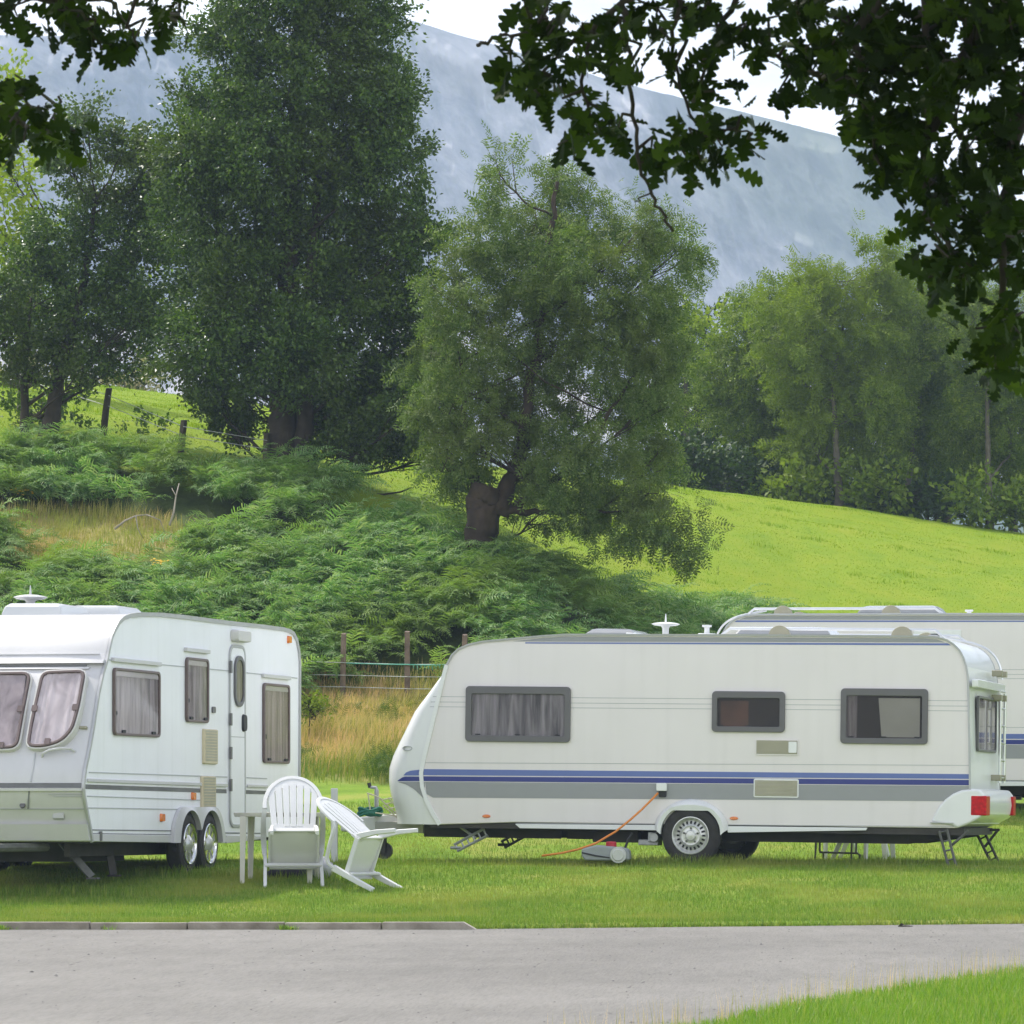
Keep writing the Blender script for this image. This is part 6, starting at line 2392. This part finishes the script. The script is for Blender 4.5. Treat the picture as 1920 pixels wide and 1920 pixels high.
# longer tufts round wheels and edges of the pitch
N = 9000
c = []
for (X0, Y0, sx_, sy_, k) in [(S.at(wc[0], 0)[0], 50.33, .42, .10, 900), (S.at(wc[0], 0)[0] + .3, 52.6, .4, .12, 300), (-7.8, 48.6, .45, .12, 700), (-8.9, 46.4, .9, .14, 900), (-5.5, 50.5, 1.6, .1, 500), (-1.5, 50.3, 2.6, .14, 1600), (1.1, 57.2, 1.4, .25, 1400), (-6.3, 48.2, .5, .2, 300)]:
    c.append(np.stack([rng.normal(X0, sx_, k), rng.normal(Y0, sy_, k)], 1))
c = np.concatenate(c)
blades('long_grass', c[:, 0], c[:, 1], rng.uniform(.06, .15, len(c)), rng.uniform(.005, .01, len(c)), LM_LAWN, tmpl='bl', lean=.4)
# grass hanging over the kerb and road edge, weeds at the kerb foot
xk = rng.uniform(-9.5, 2, 5200)
yk = np.where(xk < -4.2, 42.02, yhigh(xk)) + rng.uniform(-.03, .06, len(xk)) + np.where(xk > -4.2, .05 * fbm(xk * 3.1, xk * 0 + 2.2, 9), 0)
blades('edge_grass', xk, yk, rng.uniform(.03, .075, len(xk)), rng.uniform(.005, .009, len(xk)), LM_LAWN, tmpl='bl', lean=.7)
w_ = np.concatenate([rng.normal(-5.82, .05, 90), rng.normal(-8.62, .10, 260), rng.normal(-7.5, .03, 20)])
blades('kerb_weed', w_, 41.84 + rng.normal(0, .02, len(w_)), rng.uniform(.03, .08, len(w_)), rng.uniform(.008, .014, len(w_)), LM_VERGE, z=np.full(len(w_), -.53), tmpl='bl', lean=.9)

# near verge, bottom right
N = 150000
Xq = rng.uniform(-2.6, 2.2, N)
Yq = rng.uniform(24, 37.5, N)
ed = yverge(Xq) + .35 * fbm(Xq * 2.3, Xq * 0 + 7, 8)
d = ed - Yq
ok = (d > -.12 * rng.uniform(0, 1, N) ** 2)
Xq, Yq, d = Xq[ok], Yq[ok], d[ok]
hv = rng.uniform(.06, .13, len(Xq)) * (.6 + .9 * (fbm(Xq * 1.3, Yq * 1.3, 95) + .5))
blades('verge_grass', Xq, Yq, hv, rng.uniform(.004, .009, len(Xq)), LM_VERGE, tmpl='bl', lean=.4)
# thin seeding stalks along the verge
N = 700
Xs = rng.uniform(-2.0, 1.2, N)
Ys = yverge(Xs) + .35 * fbm(Xs * 2.3, Xs * 0 + 7, 8) - np.abs(rng.normal(0, .35, N))
blades('seed_stalks', Xs, Ys, rng.uniform(.10, .30, N), rng.uniform(.0025, .004, N), LM_STRAW, tmpl='bl', lean=.16)

# straw-coloured bank
N = 170000
px = rng.uniform(-80, 1100, N)
Yq = rng.uniform(58.5, 74, N)
Xq = (px - CX) / F * Yq
sa = straw_amt(Xq, Yq)
ok = (rng.uniform(0, 1, N) < sa) & ((px > 520) | (Yq > 69))
ok &= ~((px < 520) & (rng.uniform(0, 1, N) < .35))
Xq, Yq = Xq[ok], Yq[ok]
hs = rng.uniform(.18, .56, len(Xq)) * (.40 + 1.2 * (fbm(Xq * 1.3, Yq * 1.3, 99, 3) + .5))
hs = hs * np.interp(Yq, [58.5, 61, 63, 64.5, 66.5, 74], [.40, .75, .8, .42, .40, .6])
pz = fbm(Xq * .9, Yq * .55, 110, 3) + (Yq - 61.3) * .16
gsel = (pz + rng.normal(0, .10, len(Xq)) < 0) & (Yq < 67)
LM_ROUGH = leafmat('rough_grass_blade', [(.10, .19, .025), (.16, .26, .035), (.24, .32, .05), (.40, .38, .12)], .35, .6, .2, (.25, .27, .05), .7)
for nm_, sl_, mt_ in (('straw_grass', ~gsel, LM_STRAW), ('rough_grass', gsel, LM_ROUGH)):
    blades(nm_, Xq[sl_], Yq[sl_], hs[sl_] * (1 if mt_ is LM_STRAW else .85), rng.uniform(.006, .012, int(sl_.sum())), mt_, tmpl='bl', lean=.42, bias=.25)
N = 2600
px = rng.uniform(555, 860, N)
Yq = rng.uniform(59.5, 64.5, N)
Xq = (px - CX) / F * Yq
tf_ = smooth(.05, .22, fbm(Xq * 1.4, Yq * 1.0, 120, 3))
ok = rng.uniform(0, 1, N) < tf_
Xq, Yq = Xq[ok], Yq[ok]
nn_ = len(Xq)
dd_ = nrm(rng.normal(size=(nn_, 3)) + np.array([0, 0, 1.2]))
fx, fy, fz = leaf_frames(dd_, nn_, .3)
tv, tf = frond_template(9, 1)
a_, b_ = stamp(tv, tf, np.stack([Xq, Yq, tz(Xq, Yq) + rng.uniform(.05, .3, nn_)], 1), fx, fy, fz, rng.uniform(.18, .36, nn_))
tag(raw('bank_weeds', a_, b_, LM_BUSH), kind='stuff')

# pasture
N = 260000
px = rng.uniform(-60, 2300, N)
Yq = 66 + 54 * rng.uniform(0, 1, N)
Xq = (px - CX) / F * Yq
ok = (field_amt(Xq, Yq) > rng.uniform(.3, 1, N))
Xq, Yq = Xq[ok], Yq[ok]
hf = rng.uniform(.03, .07, len(Xq)) * (.4 + 1.6 * smooth(.10, .36, fbm(Xq * 1.0, Yq * .8, 101)))
blades('pasture_grass', Xq, Yq, hf, rng.uniform(.012, .024, len(Xq)), LM_FIELD, lean=.5)

# ragwort
M_YEL = mat('ragwort_flower', (.65, .42, .02), .7, var=.2)
for px, py, Y_ in ((38, 920, 73.2), (128, 917, 73.6), (300, 1055, 69.2)):
    p = P(px, py, Y_)
    z0 = gz(px, Y_)
    r_ = thing('ragwort', 'yellow ragwort flower head standing out of the bracken, ' + {38: 'nearest the left edge', 128: 'second from the left edge', 300: 'lowest on the straw patch'}[px], 'flower', (p[0], Y_, z0), 'ragwort on the bank')
    m = MB().tube([(p[0], Y_, z0), (p[0] + .03, Y_, (z0 + p[2]) / 2), p], .008, 5)
    m.build('stem', LM_BUSH, r_)
    m = MB()
    for k in range(16):
        q = p + rng.normal(size=3) * np.array([.07, .06, .03])
        m.lathe([(.024, 0), (.018, .008), (0, .012)], q, (rng.normal() * .2, rng.normal() * .2 - .3, 1), 7)
    m.build('flower_head', M_YEL, r_)

# ================================================================== oak boughs overhead
def oak_template():
    half = [(0, 0), (.05, .06), (.07, .16), (.16, .20), (.18, .27), (.075, .32), (.20, .40), (.27, .47), (.23, .52), (.10, .55), (.24, .63), (.29, .70), (.23, .75), (.11, .77), (.19, .85), (.16, .92), (.05, .96), (0, 1.0)]
    v, f = [], []
    L_ = len(half)
    for x, y in half:
        v.append((0, y, -.10 * y * y))
    for sg in (-1, 1):
        k = len(v)
        for x, y in half:
            v.append((sg * x * 1.05, y, -.10 * y * y + .30 * x * (1 - .6 * y)))
        for i in range(L_ - 1):
            q = (i, i + 1, k + i + 1, k + i)
            f.append(q if sg > 0 else q[::-1])
    return np.array(v), np.array(f)


OAK_V, OAK_F = oak_template()
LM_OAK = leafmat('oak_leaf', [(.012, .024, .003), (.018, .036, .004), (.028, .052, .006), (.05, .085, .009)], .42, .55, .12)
M_TWIG = mat('oak_twig', (.035, .028, .022), .9, var=.3, scale=20)


def oak(label, Y, trunk_px, limbs, blobs, shade_canopy, tr):
    bx = (trunk_px - CX) / F * Y
    bz = float(tz([bx], [Y])[0])
    root = thing('oak_tree', label, 'tree', (bx, Y, bz), None)
    sc = Y / F
    m = MB()
    m.tube([(bx, Y, bz - .2), (bx + .03, Y, bz + 1.2), (bx, Y - .05, bz + 2.6), (bx - .05, Y, bz + 4.6), (bx, Y, bz + 6.5)], [tr * 1.35, tr, tr * .9, tr * .7, tr * .3], 14)
    m.build('trunk', M_BARKG, root, sharp=180)
    segs = []
    m = MB()
    for path, r0, r1 in limbs:
        pts = [P(q[0], q[1], Y + (q[2] if len(q) > 2 else 0)) for q in path]
        # smooth
        ds = []
        for a, b in zip(pts[:-1], pts[1:]):
            for t in np.linspace(0, 1, 5)[:-1]:
                ds.append(a * (1 - t) + b * t + rng.normal(size=3) * .004)
        ds.append(pts[-1])
        m.tube(ds, list(np.linspace(r0, r1, len(ds))), 7)
        segs += ds
    segs = np.array(segs)
    pos, ax, scl = [], [], []
    for (px, py, rx, ry, n) in blobs:
        nt_ = max(1, round(n / (7.0 if px > 1450 else 7.6)))
        for t in range(nt_):
            a = rng.uniform(0, 2 * math.pi)
            q = math.sqrt(rng.uniform(0, .75))
            c = P(px + rx * q * math.cos(a), py + ry * q * math.sin(a), Y + rng.uniform(-.5, .5))
            i = int(np.argmin(np.linalg.norm((segs - c) * np.array([1, .25, 1]), axis=1)))
            s_ = segs[i]
            md = (s_ + c) / 2 + rng.normal(size=3) * .02 + np.array([0, 0, .02])
            m.tube([s_, md, c], [.006, .0045, .003], 5)
            tdir_ = c - s_
            tdir_ = tdir_ / (np.linalg.norm(tdir_) or 1)
            for k in range(6):
                d = nrm(np.array([tdir_ * .5 + rng.normal(size=3) * .75 + np.array([0, 0, -.35])]))[0]
                pos.append(c + rng.normal(size=3) * .022 - tdir_ * rng.uniform(0, .09))
                ax.append(d)
                scl.append(rng.uniform(.06, .115))
    m.build('branches', M_TWIG, root, sharp=180)
    # unseen leaf masses added above the frame to shade the boughs
    for (X0, X1, Y0, Y1, Z0, Z1, n) in shade_canopy:
        c = np.stack([rng.uniform(X0, X1, n), rng.uniform(Y0, Y1, n), rng.uniform(Z0, Z1, n)], 1)
        for q in range(26):
            pos += list(c + rng.normal(size=(n, 3)) * np.array([.26, .26, .15]))
            ax += list(nrm(rng.normal(size=(n, 3)) + np.array([0, 0, -.3])))
            scl += list(rng.uniform(.09, .14, n))
    pos, ax, scl = np.array(pos), np.array(ax), np.array(scl)
    # leaf faces turned every way but mostly flat-on to the light above
    x, y, z = leaf_frames(ax, len(pos), .35)
    vs_, fs_ = stamp(OAK_V, OAK_F, pos, x, y, z, scl)
    raw('leaves', vs_ - np.array([bx, Y, bz]), fs_, LM_OAK, root)
    return root


R_LIMBS = [([(2350, -120), (2100, -60), (1900, -40), (1700, -60), (1500, -40), (1390, -20), (1280, -20)], .06, .016),
           ([(1920, -40), (1840, 60), (1780, 160), (1740, 260), (1730, 340), (1770, 430), (1800, 520)], .03, .005),
           ([(2100, -60), (1960, 100), (1900, 260), (1880, 400), (1880, 560), (1890, 690)], .03, .005),
           ([(1735, 0), (1745, 110), (1770, 190), (1800, 260)], .012, .006),
           ([(1700, -60), (1600, 60), (1540, 140), (1470, 120), (1410, 70)], .018, .004),
           ([(1600, 60), (1620, 180), (1640, 290)], .012, .004),
           ([(1390, -20), (1350, 60), (1320, 130), (1300, 190)], .010, .003),
           ([(1280, -20), (1170, 0), (1110, 60), (1050, 100), (980, 170)], .012, .004),
           ([(1060, 95), (1000, 60), (960, 70)], .006, .003), ([(928, 68), (945, 64), (960, 66)], .005, .004), ([(893, 88), (910, 82), (930, 70), (950, 64)], .006, .005),
           ([(1110, 60), (1090, 150), (1110, 240), (1080, 280)], .007, .003),
           ([(1166, -10), (1176, 60), (1180, 150), (1188, 240), (1200, 310), (1222, 365), (1243, 400), (1262, 434)], .0075, .0045),
           ([(1200, 310), (1250, 290), (1310, 250), (1370, 240), (1410, 250)], .006, .003),
           ([(1280, -20), (1260, 60), (1268, 140), (1300, 230), (1330, 260)], .008, .003), ([(1222, 365), (1200, 372), (1190, 378)], .003, .002)]
R_BLOBS = [(985, 20, 55, 45, 34), (1040, 40, 60, 50, 30), (965, 100, 45, 50, 26), (1015, 110, 60, 45, 26), (960, 150, 35, 25, 14), (1060, 170, 70, 40, 30), (1000, 165, 30, 22, 10),
           (1120, 80, 70, 60, 34), (1150, 30, 60, 40, 20), (1110, 215, 70, 35, 26), (1060, 265, 26, 26, 8), (1125, 262, 35, 26, 12), (1160, 160, 45, 45, 18), (1150, 240, 30, 14, 5), (1215, 50, 30, 50, 14),
           (1285, 50, 55, 55, 28), (1275, 140, 45, 40, 16), (1320, 135, 55, 32, 18), (1370, 90, 45, 60, 24), (1345, 15, 55, 30, 18), (1240, 310, 48, 42, 24), (1310, 245, 60, 34, 26), (1300, 300, 55, 40, 22), (1385, 285, 45, 48, 22), (1380, 235, 34, 26, 10), (1425, 262, 20, 12, 4), (1330, 195, 30, 30, 8),
           (1425, 110, 45, 45, 18), (1440, 165, 35, 30, 10), (1500, 110, 55, 50, 36), (1480, 20, 70, 35, 24), (1560, 40, 80, 60, 60), (1620, 110, 80, 80, 90), (1560, 170, 60, 45, 40), (1700, 50, 90, 70, 90), (1800, 40, 90, 70, 100), (1890, 50, 70, 80, 100),
           (1720, 150, 90, 70, 90), (1830, 150, 90, 80, 110), (1640, 220, 60, 50, 44), (1610, 250, 30, 35, 10), (1730, 240, 80, 60, 70), (1830, 260, 80, 70, 80), (1900, 250, 60, 80, 90), (1650, 295, 36, 45, 18), (1630, 330, 22, 18, 5), (1700, 320, 50, 40, 24), (1770, 330, 70, 50, 50),
           (1690, 375, 28, 26, 8), (1760, 400, 60, 45, 40), (1860, 360, 70, 70, 70), (1840, 440, 70, 55, 50), (1745, 480, 50, 40, 28), (1790, 500, 55, 45, 34), (1740, 520, 35, 30, 12), (1900, 460, 50, 70, 50), (1810, 530, 50, 35, 22), (1870, 560, 45, 50, 28), (1900, 600, 40, 50, 30), (1850, 620, 34, 30, 14), (1880, 680, 45, 36, 26), (1905, 720, 30, 20, 10), (1850, 700, 26, 26, 8)]
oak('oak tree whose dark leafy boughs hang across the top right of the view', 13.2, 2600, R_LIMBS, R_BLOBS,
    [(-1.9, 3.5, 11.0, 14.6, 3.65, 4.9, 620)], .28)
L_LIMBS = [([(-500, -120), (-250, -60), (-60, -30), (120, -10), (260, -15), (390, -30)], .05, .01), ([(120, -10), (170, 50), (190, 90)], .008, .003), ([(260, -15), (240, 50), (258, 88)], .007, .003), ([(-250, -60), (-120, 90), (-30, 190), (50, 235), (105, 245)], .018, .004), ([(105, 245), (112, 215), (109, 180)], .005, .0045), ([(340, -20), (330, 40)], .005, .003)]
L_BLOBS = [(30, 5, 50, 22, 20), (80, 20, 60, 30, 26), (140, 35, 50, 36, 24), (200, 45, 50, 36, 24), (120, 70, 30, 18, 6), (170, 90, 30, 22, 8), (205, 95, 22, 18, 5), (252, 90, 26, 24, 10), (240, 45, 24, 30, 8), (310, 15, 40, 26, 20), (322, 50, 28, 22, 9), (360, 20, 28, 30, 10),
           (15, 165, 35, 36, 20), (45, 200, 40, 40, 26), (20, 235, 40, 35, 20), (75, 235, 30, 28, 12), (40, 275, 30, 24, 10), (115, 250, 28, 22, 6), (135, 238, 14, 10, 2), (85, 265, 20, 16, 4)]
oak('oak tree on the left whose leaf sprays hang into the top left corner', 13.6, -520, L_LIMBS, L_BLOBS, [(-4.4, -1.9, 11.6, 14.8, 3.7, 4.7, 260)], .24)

# fallen twig and leaves on the road
M_DRY = mat('dry_leaf', (.07, .06, .05), .8)
p = P(1684, 1744, 42.5)
p[2] = float(np.interp(42.5, TY, TZ[1])) + .022
m = MB()
m.tube([p, p + np.array([.07, .01, .002]), p + np.array([.14, -.01, 0])], [.006, .008, .004], 5)
m.add([p + np.array(q) for q in ((0, 0, .0), (.03, -.02, .03), (.06, 0, .018), (.03, .03, .004))], [(0, 1, 2, 3)])
tag(m.build('fallen_leaf', M_DRY), 'dark curled leaf lying on the road near the far right edge', 'leaf')
